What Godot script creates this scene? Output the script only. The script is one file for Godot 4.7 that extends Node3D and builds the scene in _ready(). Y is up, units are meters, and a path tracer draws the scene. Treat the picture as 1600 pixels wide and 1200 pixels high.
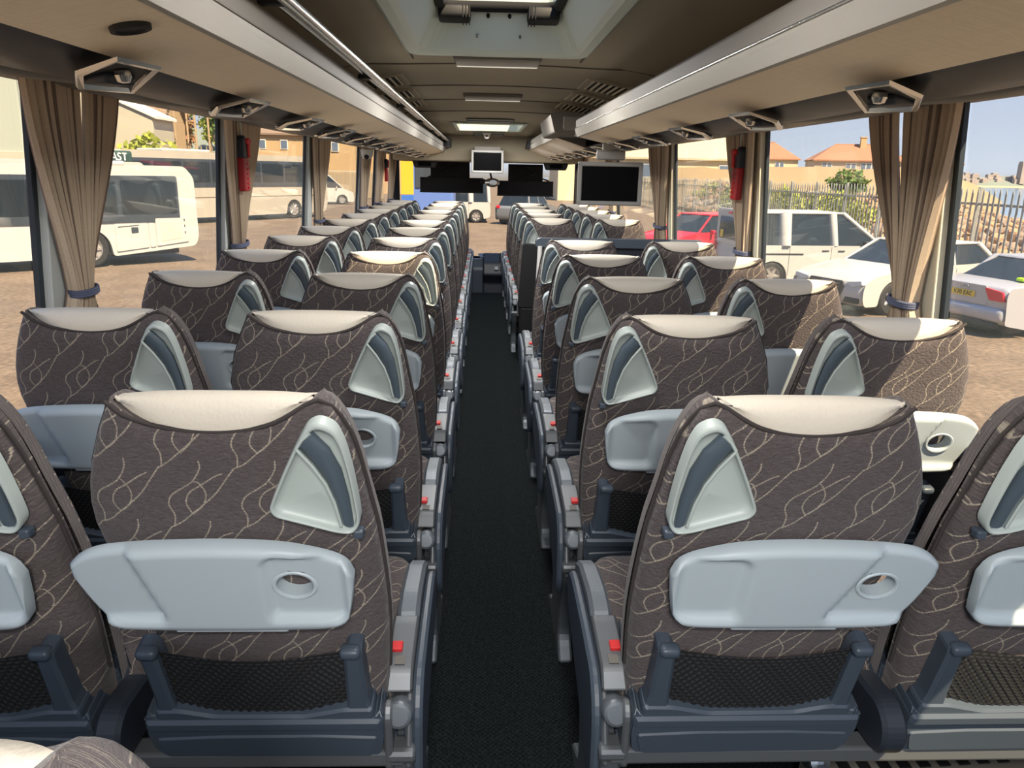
extends Node3D

# Interior of a parked touring coach. Axes: x right, y up, the coach points to -z; aisle floor at y = 0.
const PITCH := 0.71       # distance from one seat row to the next
const ROW0 := 1.065       # z of the first row in front of the camera
const AISLE_X := 0.43
const WINDOW_X := 0.95
const LEAN := 0.07        # walls lean in above the sills
var M := {}
var taken := {}


# ---------------------------------------------------------------- mesh builder
class MB:
	var st := SurfaceTool.new()
	var sx := 1.0
	var xf := Transform3D()
	func _init(mirror := 1.0) -> void:
		st.begin(Mesh.PRIMITIVE_TRIANGLES)
		sx = mirror
	func put(p: Vector3, uv: Vector2) -> void:
		var q := xf * p
		q.x *= sx
		st.set_uv(uv)
		st.add_vertex(q)
	func tri(a: Vector3, b: Vector3, c: Vector3, ua := Vector2(), ub := Vector2(), uc := Vector2()) -> void:
		if sx < 0.0:
			put(a, ua); put(c, uc); put(b, ub)
		else:
			put(a, ua); put(b, ub); put(c, uc)
	func quad(a: Vector3, b: Vector3, c: Vector3, d: Vector3, ua := Vector2(), ub := Vector2(1, 0), uc := Vector2(1, 1), ud := Vector2(0, 1)) -> void:
		tri(a, b, c, ua, ub, uc)
		tri(a, c, d, ua, uc, ud)
	func sg(n: int) -> void:
		st.set_smooth_group(n)
	func grid(rows: Array, uvs: Array = [], flip := false, group := 1, holes: Array = []) -> void:
		st.set_smooth_group(group)
		for i in rows.size() - 1:
			var r0: PackedVector3Array = rows[i]
			var r1: PackedVector3Array = rows[i + 1]
			for j in r0.size() - 1:
				var a := r0[j]; var b := r0[j + 1]; var c := r1[j + 1]; var d := r1[j]
				if holes.size() and cut((a + b + c + d) * 0.25, holes):
					continue
				var ua := Vector2(); var ub := Vector2(); var uc := Vector2(); var ud := Vector2()
				if uvs.size():
					ua = uvs[i][j]; ub = uvs[i][j + 1]; uc = uvs[i + 1][j + 1]; ud = uvs[i + 1][j]
				if flip:
					tri(a, d, c, ua, ud, uc); tri(a, c, b, ua, uc, ub)
				else:
					tri(a, b, c, ua, ub, uc); tri(a, c, d, ua, uc, ud)
	# holes: [centre, half sizes, true for an ellipse]; a huge half size leaves that axis out
	func cut(p: Vector3, holes: Array) -> bool:
		for h: Array in holes:
			var q: Vector3 = (p - h[0]) / h[1]
			if h[2] and q.length() < 1.0:
				return true
			if not h[2] and maxf(absf(q.x), maxf(absf(q.y), absf(q.z))) < 1.0:
				return true
		return false
	func rbox(c: Vector3, s: Vector3, r := 0.006, basis := Basis(), fine := false) -> void:
		st.set_smooth_group(-1)
		var h := s * 0.5
		r = minf(r, minf(h.x, minf(h.y, h.z)) * 0.98)
		var axes := [[0, 1, 2], [1, 2, 0], [2, 0, 1]]
		if fine:
			st.set_smooth_group(1)
		for ax in axes:
			for sgn in [-1.0, 1.0]:
				var cu := line(h[ax[1]], r, fine)
				var cv := line(h[ax[2]], r, fine)
				var rows := []
				var uvs := []
				for v in cv:
					var row := PackedVector3Array()
					var ur := PackedVector2Array()
					for u in cu:
						var p := Vector3()
						p[ax[0]] = sgn * h[ax[0]]; p[ax[1]] = u; p[ax[2]] = v
						var q := p.clamp(-h + Vector3(r, r, r), h - Vector3(r, r, r))
						row.append(c + basis * (q + (p - q).normalized() * r))
						ur.append(Vector2(u, v) * 4.0)
					rows.append(row); uvs.append(ur)
				grid(rows, uvs, sgn > 0, 1 if fine else -1)
	func line(h: float, r: float, fine: bool) -> PackedFloat32Array:
		if fine:
			return PackedFloat32Array([-h, -h + r * 0.45, -h + r, h - r, h - r * 0.45, h])
		return PackedFloat32Array([-h, -h + r, h - r, h])
	# polygon in the XY plane of t, extruded along its Z from z0 to z1, both ends bevelled
	func prism(poly: PackedVector2Array, z0: float, z1: float, bevel: float, t := Transform3D(), smooth := false, steps := 1) -> void:
		if Geometry2D.is_polygon_clockwise(poly):
			poly = poly.duplicate(); poly.reverse()
		var n := poly.size()
		var inner := PackedVector2Array()
		var miter := PackedVector2Array()
		for i in n:
			var p := poly[i]
			var e0 := (p - poly[(i + n - 1) % n]).normalized()
			var e1 := (poly[(i + 1) % n] - p).normalized()
			var nn := Vector2(-e0.y - e1.y, e0.x + e1.x)
			var l := nn.length()
			nn = nn / maxf(l, 0.01)
			miter.append(nn / clampf(l * 0.5, 0.5, 1.0))
			inner.append(p + miter[i] * bevel)
		var rings := [[inner, z0], [poly, z0 + bevel], [poly, z1 - bevel], [inner, z1]]
		if steps > 1:
			rings = []
			for side in 2:
				for k in steps + 1:
					var a := PI * 0.5 * (k if side == 0 else steps - k) / steps
					var ring := PackedVector2Array()
					for i in n:
						ring.append(poly[i] + miter[i] * bevel * (1.0 - sin(a)))
					var dz := bevel * (1.0 - cos(a))
					rings.append([ring, z0 + dz if side == 0 else z1 - dz])
		if bevel <= 0.0:
			rings = [[poly, z0], [poly, z1]]
		for k in rings.size() - 1:
			var rows := []
			for q in [rings[k], rings[k + 1]]:
				var row := PackedVector3Array()
				for i in n + 1:
					var p2: Vector2 = q[0][i % n]
					row.append(t * Vector3(p2.x, p2.y, q[1]))
				rows.append(row)
			grid(rows, [], true, 2 if steps > 1 else ((k + 2) if smooth else -1))
		st.set_smooth_group(-1)
		var cap: PackedVector2Array = inner if bevel > 0.0 else poly
		var idx := Geometry2D.triangulate_polygon(cap)
		if idx.is_empty():
			cap = poly
			idx = Geometry2D.triangulate_polygon(cap)
		for i in range(0, idx.size(), 3):
			var a := cap[idx[i]]; var b := cap[idx[i + 1]]; var c := cap[idx[i + 2]]
			if (b - a).cross(c - a) < 0.0:
				var sw := b; b = c; c = sw
			tri(t * Vector3(a.x, a.y, z1), t * Vector3(c.x, c.y, z1), t * Vector3(b.x, b.y, z1), a, c, b)
			tri(t * Vector3(a.x, a.y, z0), t * Vector3(b.x, b.y, z0), t * Vector3(c.x, c.y, z0), a, b, c)
	func tube(path: PackedVector3Array, rad: float, n := 8, closed := false, caps := true) -> void:
		var rows := []
		var m := path.size()
		var prev := Vector3()
		for i in m:
			var d: Vector3
			if closed:
				d = path[(i + 1) % m] - path[(i + m - 1) % m]
			else:
				d = path[mini(i + 1, m - 1)] - path[maxi(i - 1, 0)]
			d = d.normalized()
			var side := d.cross(Vector3.UP if absf(d.y) < 0.95 else Vector3.RIGHT).normalized()
			if prev != Vector3():
				side = (prev - d * prev.dot(d)).normalized()
			prev = side
			var up := side.cross(d)
			var row := PackedVector3Array()
			for j in n + 1:
				var a := TAU * j / n
				row.append(path[i] + (side * cos(a) + up * sin(a)) * rad)
			rows.append(row)
		if closed:
			rows.append(rows[0])
		grid(rows, [], false, 1)
		if caps and not closed:
			st.set_smooth_group(-1)
			for j in n:
				var r0: PackedVector3Array = rows[0]
				var r1: PackedVector3Array = rows[m - 1]
				tri(path[0], r0[j], r0[j + 1])
				tri(path[m - 1], r1[j + 1], r1[j])
	func lathe(profile: PackedVector2Array, n: int, t := Transform3D(), sxy := Vector2.ONE) -> void:
		var rows := []
		for p in profile:
			var row := PackedVector3Array()
			for j in n + 1:
				var a := TAU * j / n
				row.append(t * Vector3(cos(a) * p.x * sxy.x, sin(a) * p.x * sxy.y, p.y))
			rows.append(row)
		for i in rows.size() - 1:
			grid([rows[i], rows[i + 1]], [], true, i + 2)
	func done(mat: Material) -> ArrayMesh:
		st.generate_normals()
		st.set_material(mat)
		return st.commit()


# ---------------------------------------------------------------- scene helpers
func numbered(n: String) -> String:
	if not taken.has(n):
		taken[n] = 0
		return n
	taken[n] += 1
	return "%s_%03d" % [n, taken[n]]


func thing(called: String, label: String, category: String, at := Vector3.ZERO, turn := 0.0, group := "") -> Node3D:
	var o := Node3D.new()
	o.name = numbered(called)
	add_child(o)
	o.position = at
	o.rotation.y = turn
	tag(o, label, category, group)
	return o


func tag(o: Node3D, label: String, category: String, group := "") -> void:
	o.set_meta("label", label)
	o.set_meta("category", category)
	if group:
		o.set_meta("group", group)


func obj(called: String, mb: MB, mat: Material, parent: Node3D = self) -> MeshInstance3D:
	return inst(called, mb.done(mat), parent)


func inst(called: String, mesh: Mesh, parent: Node3D = self) -> MeshInstance3D:
	var o := MeshInstance3D.new()
	o.mesh = mesh
	o.name = numbered(called) if parent == self else called
	parent.add_child(o, true)
	return o


func struct(called: String, mb: MB, mat: Material, label := "", category := "", parent: Node3D = self) -> MeshInstance3D:
	var o := obj(called, mb, mat, parent)
	if parent == self:
		o.set_meta("kind", "structure")
		if label:
			o.set_meta("label", label)
			o.set_meta("category", category)
	return o


func single(called: String, mb: MB, mat: Material, label: String, category: String, group := "") -> MeshInstance3D:
	var o := obj(called, mb, mat)
	tag(o, label, category, group)
	return o


func dup(o: Node3D, label: String, at: Vector3, group := "") -> Node3D:
	var base := str(o.name)
	if base.length() > 4 and base[base.length() - 4] == "_" and base.right(3).is_valid_int():
		base = base.left(base.length() - 4)
	var c: Node3D = o.duplicate()
	c.name = numbered(base)
	add_child(c)
	c.position = at
	c.set_meta("label", label)
	if group:
		c.set_meta("group", group)
	return c


func mat(name_: String, c: Color, rough := 0.6, metal := 0.0) -> StandardMaterial3D:
	var m := StandardMaterial3D.new()
	m.resource_name = name_
	m.albedo_color = c
	m.roughness = rough
	m.metallic = metal
	M[name_] = m
	return m


func c8(r: int, g: int, b: int) -> Color:
	return Color8(r, g, b)


# value of a polyline curve at x; points sorted by x
func curve(pts: PackedVector2Array, x: float) -> float:
	if x <= pts[0].x:
		return pts[0].y
	for i in pts.size() - 1:
		if x <= pts[i + 1].x:
			var p0 := pts[maxi(i - 1, 0)]
			var p1 := pts[i]; var p2 := pts[i + 1]
			var p3 := pts[mini(i + 2, pts.size() - 1)]
			var h := p2.x - p1.x
			var t := (x - p1.x) / h
			var m1 := (p2.y - p0.y) / maxf(p2.x - p0.x, 1e-6) * h
			var m2 := (p3.y - p1.y) / maxf(p3.x - p1.x, 1e-6) * h
			var t2 := t * t; var t3 := t2 * t
			return (2 * t3 - 3 * t2 + 1) * p1.y + (t3 - 2 * t2 + t) * m1 + (-2 * t3 + 3 * t2) * p2.y + (t3 - t2) * m2
	return pts[pts.size() - 1].y


# corner rounding of a closed polygon
func rp(poly: PackedVector2Array, r: float, seg := 4) -> PackedVector2Array:
	var out := PackedVector2Array()
	var n := poly.size()
	for i in n:
		var p := poly[i]
		var a := poly[(i + n - 1) % n] - p
		var b := poly[(i + 1) % n] - p
		var k := minf(r, minf(a.length(), b.length()) * 0.48)
		var pa := p + a.normalized() * k
		var pb := p + b.normalized() * k
		for j in seg + 1:
			var t := float(j) / seg
			out.append(pa.lerp(p, t).lerp(p.lerp(pb, t), t))
	return out


func V2(a: Array) -> PackedVector2Array:
	var o := PackedVector2Array()
	for i in range(0, a.size(), 2):
		o.append(Vector2(a[i], a[i + 1]))
	return o


func V3(a: Array) -> PackedVector3Array:
	var o := PackedVector3Array()
	for i in range(0, a.size(), 3):
		o.append(Vector3(a[i], a[i + 1], a[i + 2]))
	return o


func row_z(n: float) -> float:
	return -(ROW0 + (n - 1.0) * PITCH)


func wall_x(y: float) -> float:
	return 1.225 - LEAN * (y - 0.9)


func noise_tex(freq: float, ramp: Array, size := 256, seed_ := 1, normal := false, bump := 4.0, oct := 3) -> NoiseTexture2D:
	var n := FastNoiseLite.new()
	n.noise_type = FastNoiseLite.TYPE_SIMPLEX
	n.frequency = freq
	n.fractal_octaves = oct
	n.seed = seed_
	var t := NoiseTexture2D.new()
	t.width = size
	t.height = size
	t.seamless = true
	t.noise = n
	if normal:
		t.as_normal_map = true
		t.bump_strength = bump
	elif ramp.size():
		var g := Gradient.new()
		g.set_color(0, ramp[0])
		g.set_color(1, ramp[1])
		t.color_ramp = g
	return t


# ---------------------------------------------------------------- materials
func stamp(im: Image, p: Vector2, r: float, c: Color, k: float) -> void:
	var n := im.get_width()
	for y in range(int(floor(p.y - r)), int(ceil(p.y + r)) + 1):
		for x in range(int(floor(p.x - r)), int(ceil(p.x + r)) + 1):
			var d := Vector2(x, y).distance_to(p)
			if d < r:
				var px := posmod(x, n)
				var py := posmod(y, n)
				im.set_pixel(px, py, im.get_pixel(px, py).lerp(c, k * minf(1.0, (r - d) * 1.2)))


func fabric_image(n: int, rng: RandomNumberGenerator) -> Image:
	var im := Image.create(n, n, false, Image.FORMAT_RGB8)
	for y in n:
		var run := 0
		var v := 0.0
		for x in n:
			if run <= 0:
				run = rng.randi_range(3, 26)
				v = rng.randf_range(-1.0, 1.0)
			run -= 1
			var g := v * 0.062 + rng.randf_range(-0.022, 0.022)
			im.set_pixel(x, y, Color(0.338 + g, 0.307 + g, 0.308 + g))
	var thread := Color(0.78, 0.73, 0.65)
	var cell := n / 2.0
	# wandering stems that run up to the right, cross and split into leaf-shaped loops
	for cy in 2:
		for cx in 2:
			var o := Vector2(cx, cy) * cell
			var j := Vector2(rng.randf_range(-6, 6), rng.randf_range(-6, 6))
			var stems := [
				[Vector2(0.0, 1.0), Vector2(0.16, 0.92), Vector2(0.34, 0.76), Vector2(0.5, 0.62), Vector2(0.7, 0.42), Vector2(0.86, 0.2), Vector2(1.0, 0.0)],
				[Vector2(0.34, 0.76), Vector2(0.27, 0.6), Vector2(0.34, 0.42), Vector2(0.52, 0.29), Vector2(0.7, 0.16), Vector2(0.84, 0.08)],
				[Vector2(0.34, 0.76), Vector2(0.5, 0.62), Vector2(0.56, 0.42), Vector2(0.49, 0.26), Vector2(0.44, 0.22)],
				[Vector2(0.05, 0.98), Vector2(0.08, 0.8), Vector2(0.03, 0.62), Vector2(0.1, 0.46), Vector2(0.28, 0.33), Vector2(0.42, 0.22), Vector2(0.54, 0.02), Vector2(0.55, -0.12)],
			]
			for s in stems:
				var c2 := Curve2D.new()
				for i in s.size():
					var a: Vector2 = s[maxi(i - 1, 0)]
					var b: Vector2 = s[mini(i + 1, s.size() - 1)]
					var tg := (b - a) / 6.0 * cell
					c2.add_point(s[i] * cell + o + (j if i > 0 and i < s.size() - 1 else Vector2()) , -tg, tg)
				var l := c2.get_baked_length()
				var d := 0.0
				while d < l:
					var w := 3.0 + 0.9 * sin(d * 0.55)
					stamp(im, c2.sample_baked(d) + Vector2(rng.randf_range(-0.4, 0.4), rng.randf_range(-0.4, 0.4)), w * n / 512.0, thread.darkened(rng.randf_range(0.0, 0.3)), 0.5)
					d += 1.6
	return im


func net_image(n: int, rng: RandomNumberGenerator) -> Image:
	var im := Image.create(n, n, false, Image.FORMAT_RGB8)
	for y in n:
		for x in n:
			var fx := x * 8.0 / n
			var fy := y * 8.0 / n
			var r := floorf(fy)
			var u := fposmod(fx + 0.5 * fmod(r, 2.0), 1.0)
			var v := fposmod(fy, 1.0)
			var e := pow((u - 0.5) / 0.46, 2) + pow((v - 0.5) / 0.4, 2)
			var b := clampf(1.2 - e, 0.0, 1.0) * (0.75 + 0.25 * sin(x * TAU * 48.0 / n))
			var g := 0.06 + 0.19 * b + rng.randf_range(-0.012, 0.012)
			im.set_pixel(x, y, Color(g, g * 1.04, g * 1.1))
	return im


func curtain_image(n: int, rng: RandomNumberGenerator) -> Image:
	var im := Image.create(n, n, false, Image.FORMAT_RGB8)
	var cols := []
	for x in n:
		cols.append(0.0)
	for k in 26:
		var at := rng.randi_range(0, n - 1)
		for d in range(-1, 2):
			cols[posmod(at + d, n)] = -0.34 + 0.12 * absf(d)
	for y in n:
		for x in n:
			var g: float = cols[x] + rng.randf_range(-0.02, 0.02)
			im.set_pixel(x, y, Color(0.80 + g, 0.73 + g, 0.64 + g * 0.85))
	return im


func linen_image(n: int, base: Color, amp: float, rng: RandomNumberGenerator) -> Image:
	var im := Image.create(n, n, false, Image.FORMAT_RGB8)
	var cols := []
	for x in n:
		cols.append(rng.randf_range(-1, 1))
	for y in n:
		var ry := rng.randf_range(-1, 1)
		var run := 0
		var v := 0.0
		for x in n:
			if run <= 0:
				run = rng.randi_range(4, 30)
				v = rng.randf_range(-1, 1)
			run -= 1
			var g: float = amp * (0.55 * v + 0.3 * ry + 0.3 * cols[x])
			im.set_pixel(x, y, Color(base.r + g, base.g + g, base.b + g))
	return im


func speckle_image(n: int, base: Color, amp: float, rng: RandomNumberGenerator) -> Image:
	var im := Image.create(n, n, false, Image.FORMAT_RGB8)
	for y in n:
		for x in n:
			var g := rng.randf_range(-1, 1) * amp
			if (x / 3 + y / 3) % 2 == 0:
				g += amp * 0.7
			im.set_pixel(x, y, Color(base.r + g, base.g + g, base.b + g))
	return im


func materials() -> void:
	var rng := RandomNumberGenerator.new()
	rng.seed = 7
	var f := mat("seat_fabric", Color.WHITE, 0.92)
	f.albedo_texture = ImageTexture.create_from_image(fabric_image(512, rng))
	f.rim_enabled = true
	f.rim = 0.25
	f.normal_enabled = true
	f.normal_texture = noise_tex(0.09, [], 256, 5, true, 3.0)
	f.normal_scale = 0.5
	mat("piping", c8(62, 56, 55), 0.9)
	var cr := mat("cream_leather", c8(226, 217, 201), 0.5)
	cr.normal_enabled = true
	cr.normal_texture = noise_tex(0.06, [], 256, 9, true, 2.0)
	cr.normal_scale = 0.25
	mat("handle_grey", c8(186, 196, 192), 0.42)
	mat("tray_grey", c8(182, 194, 200), 0.45)
	mat("slate", c8(70, 80, 92), 0.4)
	mat("slate_dark", c8(46, 52, 62), 0.5)
	mat("grip", c8(82, 94, 104), 0.28)
	var net := mat("net", Color.WHITE, 0.85)
	var ni := net_image(256, rng)
	net.albedo_texture = ImageTexture.create_from_image(ni)
	mat("silver", c8(106, 110, 114), 0.42, 0.4)
	mat("frame_grey", c8(112, 119, 126), 0.42, 0.35)
	mat("chrome", c8(210, 210, 207), 0.24, 1.0)
	mat("brushed", c8(178, 176, 168), 0.48, 0.6)
	mat("red_plastic", c8(205, 38, 40), 0.4)
	mat("red_dull", c8(168, 28, 36), 0.45)
	mat("black", c8(16, 16, 18), 0.6)
	mat("black_soft", c8(24, 24, 27), 0.85)
	mat("rubber", c8(16, 17, 19), 0.85)
	mat("dark_panel", c8(44, 46, 52), 0.5)
	mat("lip_grey", c8(130, 126, 120), 0.6)
	mat("navy_wall", c8(34, 38, 48), 0.8)
	mat("seal", c8(40, 50, 58), 0.5)
	mat("pillar_grey", c8(196, 201, 198), 0.55)
	mat("pillar_cream", c8(214, 208, 188), 0.55)
	mat("tie", c8(86, 92, 116), 0.8)
	mat("screen", c8(7, 7, 9), 0.35).metallic_specular = 0.15
	mat("screen_frame", c8(142, 142, 140), 0.45)
	mat("speaker_grey", c8(104, 100, 94), 0.7)
	mat("hatch_frame", c8(222, 234, 224), 0.5)
	mat("white_plastic", c8(225, 225, 222), 0.4)
	var lens := mat("lamp_lens", c8(120, 116, 106), 0.4)
	lens.emission_enabled = true
	lens.emission = Color(1.0, 0.95, 0.86)
	lens.emission_energy_multiplier = 0.04
	var ls := mat("lamp_strip", c8(235, 232, 222), 0.4)
	ls.emission_enabled = true
	ls.emission = Color(1.0, 0.97, 0.9)
	ls.emission_energy_multiplier = 0.55
	var rk := mat("rack_linen", Color.WHITE, 0.5)
	rk.rim_enabled = true
	rk.rim = 0.8
	rk.rim_tint = 0.6
	rk.albedo_texture = ImageTexture.create_from_image(linen_image(256, Color(0.95, 0.87, 0.72), 0.04, rng))
	rk.uv1_triplanar = true
	rk.uv1_world_triplanar = true
	rk.uv1_scale = Vector3(3.0, 3.0, 1.6)
	var ce := mat("ceiling_cloth", c8(172, 164, 144), 0.85)
	ce.normal_enabled = true
	ce.normal_texture = noise_tex(0.2, [], 128, 3, true, 1.5)
	ce.normal_scale = 0.3
	ce.uv1_triplanar = true
	ce.uv1_scale = Vector3(6, 6, 6)
	mat("ceiling_seam", c8(88, 82, 72), 0.8)
	var ca := mat("carpet", Color.WHITE, 0.95)
	ca.albedo_texture = ImageTexture.create_from_image(speckle_image(128, Color(0.085, 0.10, 0.108), 0.045, rng))
	ca.metallic_specular = 0.12
	ca.uv1_triplanar = true
	ca.uv1_world_triplanar = true
	ca.uv1_scale = Vector3(3.2, 3.2, 3.2)
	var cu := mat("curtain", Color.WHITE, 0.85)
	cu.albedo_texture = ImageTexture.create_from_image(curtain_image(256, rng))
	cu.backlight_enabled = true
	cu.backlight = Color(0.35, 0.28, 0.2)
	var gl := mat("window_glass", Color(0.9, 0.95, 0.93, 0.05), 0.02)
	gl.metallic_specular = 0.3
	gl.transparency = BaseMaterial3D.TRANSPARENCY_ALPHA
	var gt := mat("tinted_glass", Color(0.10, 0.13, 0.16, 0.55), 0.03)
	gt.transparency = BaseMaterial3D.TRANSPARENCY_ALPHA
	# outside
	mat("car_glass", c8(34, 42, 50), 0.06)
	mat("coach_glass", c8(58, 66, 76), 0.14)
	mat("paint_white", c8(186, 186, 184), 0.3)
	mat("paint_cream", c8(174, 168, 156), 0.4)
	mat("paint_silver", c8(176, 178, 186), 0.28, 0.25)
	mat("paint_red", c8(202, 36, 58), 0.25)
	mat("paint_blue", c8(92, 120, 186), 0.4)
	mat("paint_grey", c8(122, 126, 132), 0.28, 0.2)
	mat("tyre", c8(36, 36, 38), 0.85)
	mat("alloy", c8(176, 172, 170), 0.35, 0.5)
	mat("tail_red", c8(214, 28, 48), 0.2)
	mat("lamp_clear", c8(196, 206, 212), 0.1)
	mat("trim_black", c8(34, 36, 40), 0.5)
	mat("plate_yellow", c8(224, 190, 46), 0.5)
	mat("plate_white", c8(226, 228, 228), 0.5)
	mat("sign_yellow", c8(226, 170, 36), 0.5)
	mat("sign_blue", c8(56, 104, 186), 0.5)
	mat("sign_green", c8(40, 70, 64), 0.5)
	mat("hi_vis", c8(176, 224, 30), 0.7)
	mat("hatch_panel", c8(206, 198, 176), 0.6)
	var gr := mat("yard", Color.WHITE, 0.95)
	gr.albedo_texture = noise_tex(0.012, [c8(124, 107, 92), c8(148, 130, 111)], 512, 11, false, 4.0, 5)
	gr.uv1_triplanar = true
	gr.uv1_world_triplanar = true
	gr.uv1_scale = Vector3(0.09, 0.09, 0.09)
	gr.detail_enabled = true
	gr.detail_albedo = noise_tex(0.35, [Color(0.62, 0.62, 0.62), Color(1, 1, 1)], 256, 12)
	gr.detail_blend_mode = BaseMaterial3D.BLEND_MODE_MUL
	gr.detail_uv_layer = BaseMaterial3D.DETAIL_UV_1
	mat("concrete_wall", c8(180, 174, 158), 0.85)
	mat("shed_green", c8(164, 172, 162), 0.7)
	mat("sandstone", c8(184, 158, 120), 0.85)
	mat("render_cream", c8(200, 190, 162), 0.85)
	mat("render_grey", c8(170, 160, 146), 0.85)
	mat("roof_orange", c8(158, 112, 88), 0.85)
	mat("roof_slate", c8(132, 114, 100), 0.85)
	mat("roof_light", c8(186, 176, 152), 0.8)
	mat("window_dark", c8(96, 112, 136), 0.15)
	mat("frame_white", c8(226, 224, 214), 0.6)
	mat("galvanised", c8(150, 154, 152), 0.5, 0.3)
	mat("timber_grey", c8(158, 144, 122), 0.85)
	mat("pole_timber", c8(168, 146, 116), 0.85)
	mat("sand", c8(212, 186, 142), 0.95)
	mat("sea", c8(112, 138, 164), 0.15)
	mat("grass_dry", c8(150, 130, 98), 0.95)
	mat("far_town", c8(156, 146, 142), 0.9)
	mat("far_hill", c8(120, 130, 122), 0.95)
	for q in [["leaf_lime", 150, 158, 62], ["leaf_green", 84, 112, 50], ["leaf_rust", 150, 108, 74]]:
		var lm := mat(q[0], c8(q[1], q[2], q[3]), 0.8)
		lm.backlight_enabled = true
		lm.backlight = Color(0.25, 0.28, 0.12)
	mat("rock_a", c8(146, 127, 112), 0.9)
	mat("rock_b", c8(170, 138, 108), 0.9)


# ---------------------------------------------------------------- seats
const TILT := 0.2443      # 14 degrees
const TOP := 1.067
# half outline of a seat on the left of the aisle, (v, u): v runs up the back from the head, u across it
var SL := V2([-0.70, -0.215, -0.60, -0.206, -0.47, -0.203, -0.40, -0.213, -0.32, -0.234, -0.27, -0.246, -0.22, -0.250, -0.17, -0.244, -0.118, -0.229, -0.06, -0.206, -0.02, -0.187, 0.0, -0.180])
var SR := V2([-0.70, 0.198, -0.57, 0.208, -0.44, 0.213, -0.254, 0.204, -0.164, 0.191, -0.11, 0.184, -0.057, 0.172, -0.03, 0.160, -0.01, 0.146, 0.0, 0.134])
var ST := V2([-0.185, 0.002, -0.172, -0.006, -0.14, -0.026, -0.10, -0.041, -0.04, -0.050, 0.02, -0.047, 0.06, -0.036, 0.09, -0.020, 0.115, -0.004, 0.135, 0.004, 0.15, 0.004, 0.2, -0.02])


func bp(u: float, v: float, w: float) -> Vector3:
	return Vector3(u, TOP + v * cos(TILT) - w * sin(TILT), v * sin(TILT) + w * cos(TILT))


# the same on a surface whose top is cut level
func bq(u: float, v: float, w: float) -> Vector3:
	return bp(u, v + w * tan(TILT) * pow(clampf(1.0 + v / 0.7, 0.0, 1.0), 2.0), w)


func back_frame() -> Transform3D:
	return Transform3D(Basis(Vector3.RIGHT, Vector3(0, cos(TILT), sin(TILT)), Vector3(0, -sin(TILT), cos(TILT))), Vector3(0, TOP, 0))


func backrest_mesh(s: float) -> ArrayMesh:
	var mb := MB.new(s)
	var rows := []
	var uvs := []
	var n := 44
	var vb := -0.70
	var ts := [0.0, 0.02, 0.08, 0.16, 0.24, 0.32, 0.4, 0.47, 0.54, 0.6, 0.66, 0.72, 0.78, 0.84, 0.88, 0.92, 0.95, 0.975, 0.99, 1.0]
	for t: float in ts:
		var v := vb + (0.0 - vb) * t
		var l := curve(SL, v)
		var r := curve(SR, v)
		var c := (l + r) * 0.5
		var a := (r - l) * 0.5
		var thick := 0.062 - 0.010 * t
		if t > 0.96:
			thick *= 1.0 - 0.16 * pow((t - 0.96) / 0.04, 2.0)
		var row := PackedVector3Array()
		var ur := PackedVector2Array()
		for j in n + 1:
			var an := TAU * j / n
			var ca := cos(an)
			var sa := sin(an)
			var u := c + a * signf(ca) * pow(absf(ca), 0.42)
			var w := thick * signf(sa) * pow(absf(sa), 0.42)
			var vv := vb + (curve(ST, u) - vb) * t
			w += -0.062 - 0.01 * pow((u - c) / a, 2.0)
			if sa < 0.0:
				w -= 0.02 * (1.0 - t)
			vv += w * tan(TILT) * t * t
			vv -= 0.022 * pow(t, 8.0) * maxf(0.0, -sa) * smoothstep(0.07, 0.12, u)
			row.append(bp(u, vv, w))
			ur.append(Vector2(s * u + (0.0 if sa >= -0.01 else 0.31), -vv) * 4.4)
		rows.append(row)
		uvs.append(ur)
	mb.grid(rows, uvs, false, 1)
	# close the top between the rear and the front rim
	var top: PackedVector3Array = rows[rows.size() - 1]
	var tu: PackedVector2Array = uvs[uvs.size() - 1]
	var half := n / 2
	var ra := PackedVector3Array(); var rb := PackedVector3Array()
	var ua := PackedVector2Array(); var ub := PackedVector2Array()
	for j in half + 1:
		ra.append(top[j]); rb.append(top[n - j])
		ua.append(tu[j]); ub.append(tu[n - j])
	var caps := []
	var capu := []
	for k in 7:
		var f := k / 6.0
		var r := PackedVector3Array()
		var q := PackedVector2Array()
		for j in half + 1:
			var p := ra[j].lerp(rb[j], f)
			p.y += 0.007 * sin(PI * f) * (0.15 + 0.85 * smoothstep(0.085, 0.125, p.x))
			r.append(p)
			q.append(ua[j].lerp(ub[j], f) + Vector2(0, f * 0.3))
		caps.append(r)
		capu.append(q)
	mb.grid(caps, capu, false, 1)
	return mb.done(M.seat_fabric)


func piping_mesh(s: float) -> ArrayMesh:
	var mb := MB.new(s)
	var path := PackedVector3Array()
	for i in 31:
		var u := lerpf(-0.178, 0.132, i / 30.0)
		path.append(bq(u, curve(ST, u) - 0.001, -0.020 - 0.014 * smoothstep(0.07, 0.13, u) - 0.012 * smoothstep(-0.15, -0.178, u)))
	for v: float in [-0.012, -0.03, -0.06, -0.10, -0.16, -0.25, -0.35, -0.44, -0.52, -0.6]:
		path.append(bq(curve(SR, v) + 0.001, v, -0.046 - 0.012 * minf(1.0, -v * 6.0)))
	mb.tube(path, 0.0036, 6)
	var p2 := PackedVector3Array()
	for v: float in [-0.012, -0.03, -0.06, -0.12, -0.2, -0.3, -0.4, -0.5, -0.6]:
		p2.append(bq(curve(SL, v) - 0.001, v, -0.055))
	mb.tube(p2, 0.0034, 6)
	return mb.done(M.piping)


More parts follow.
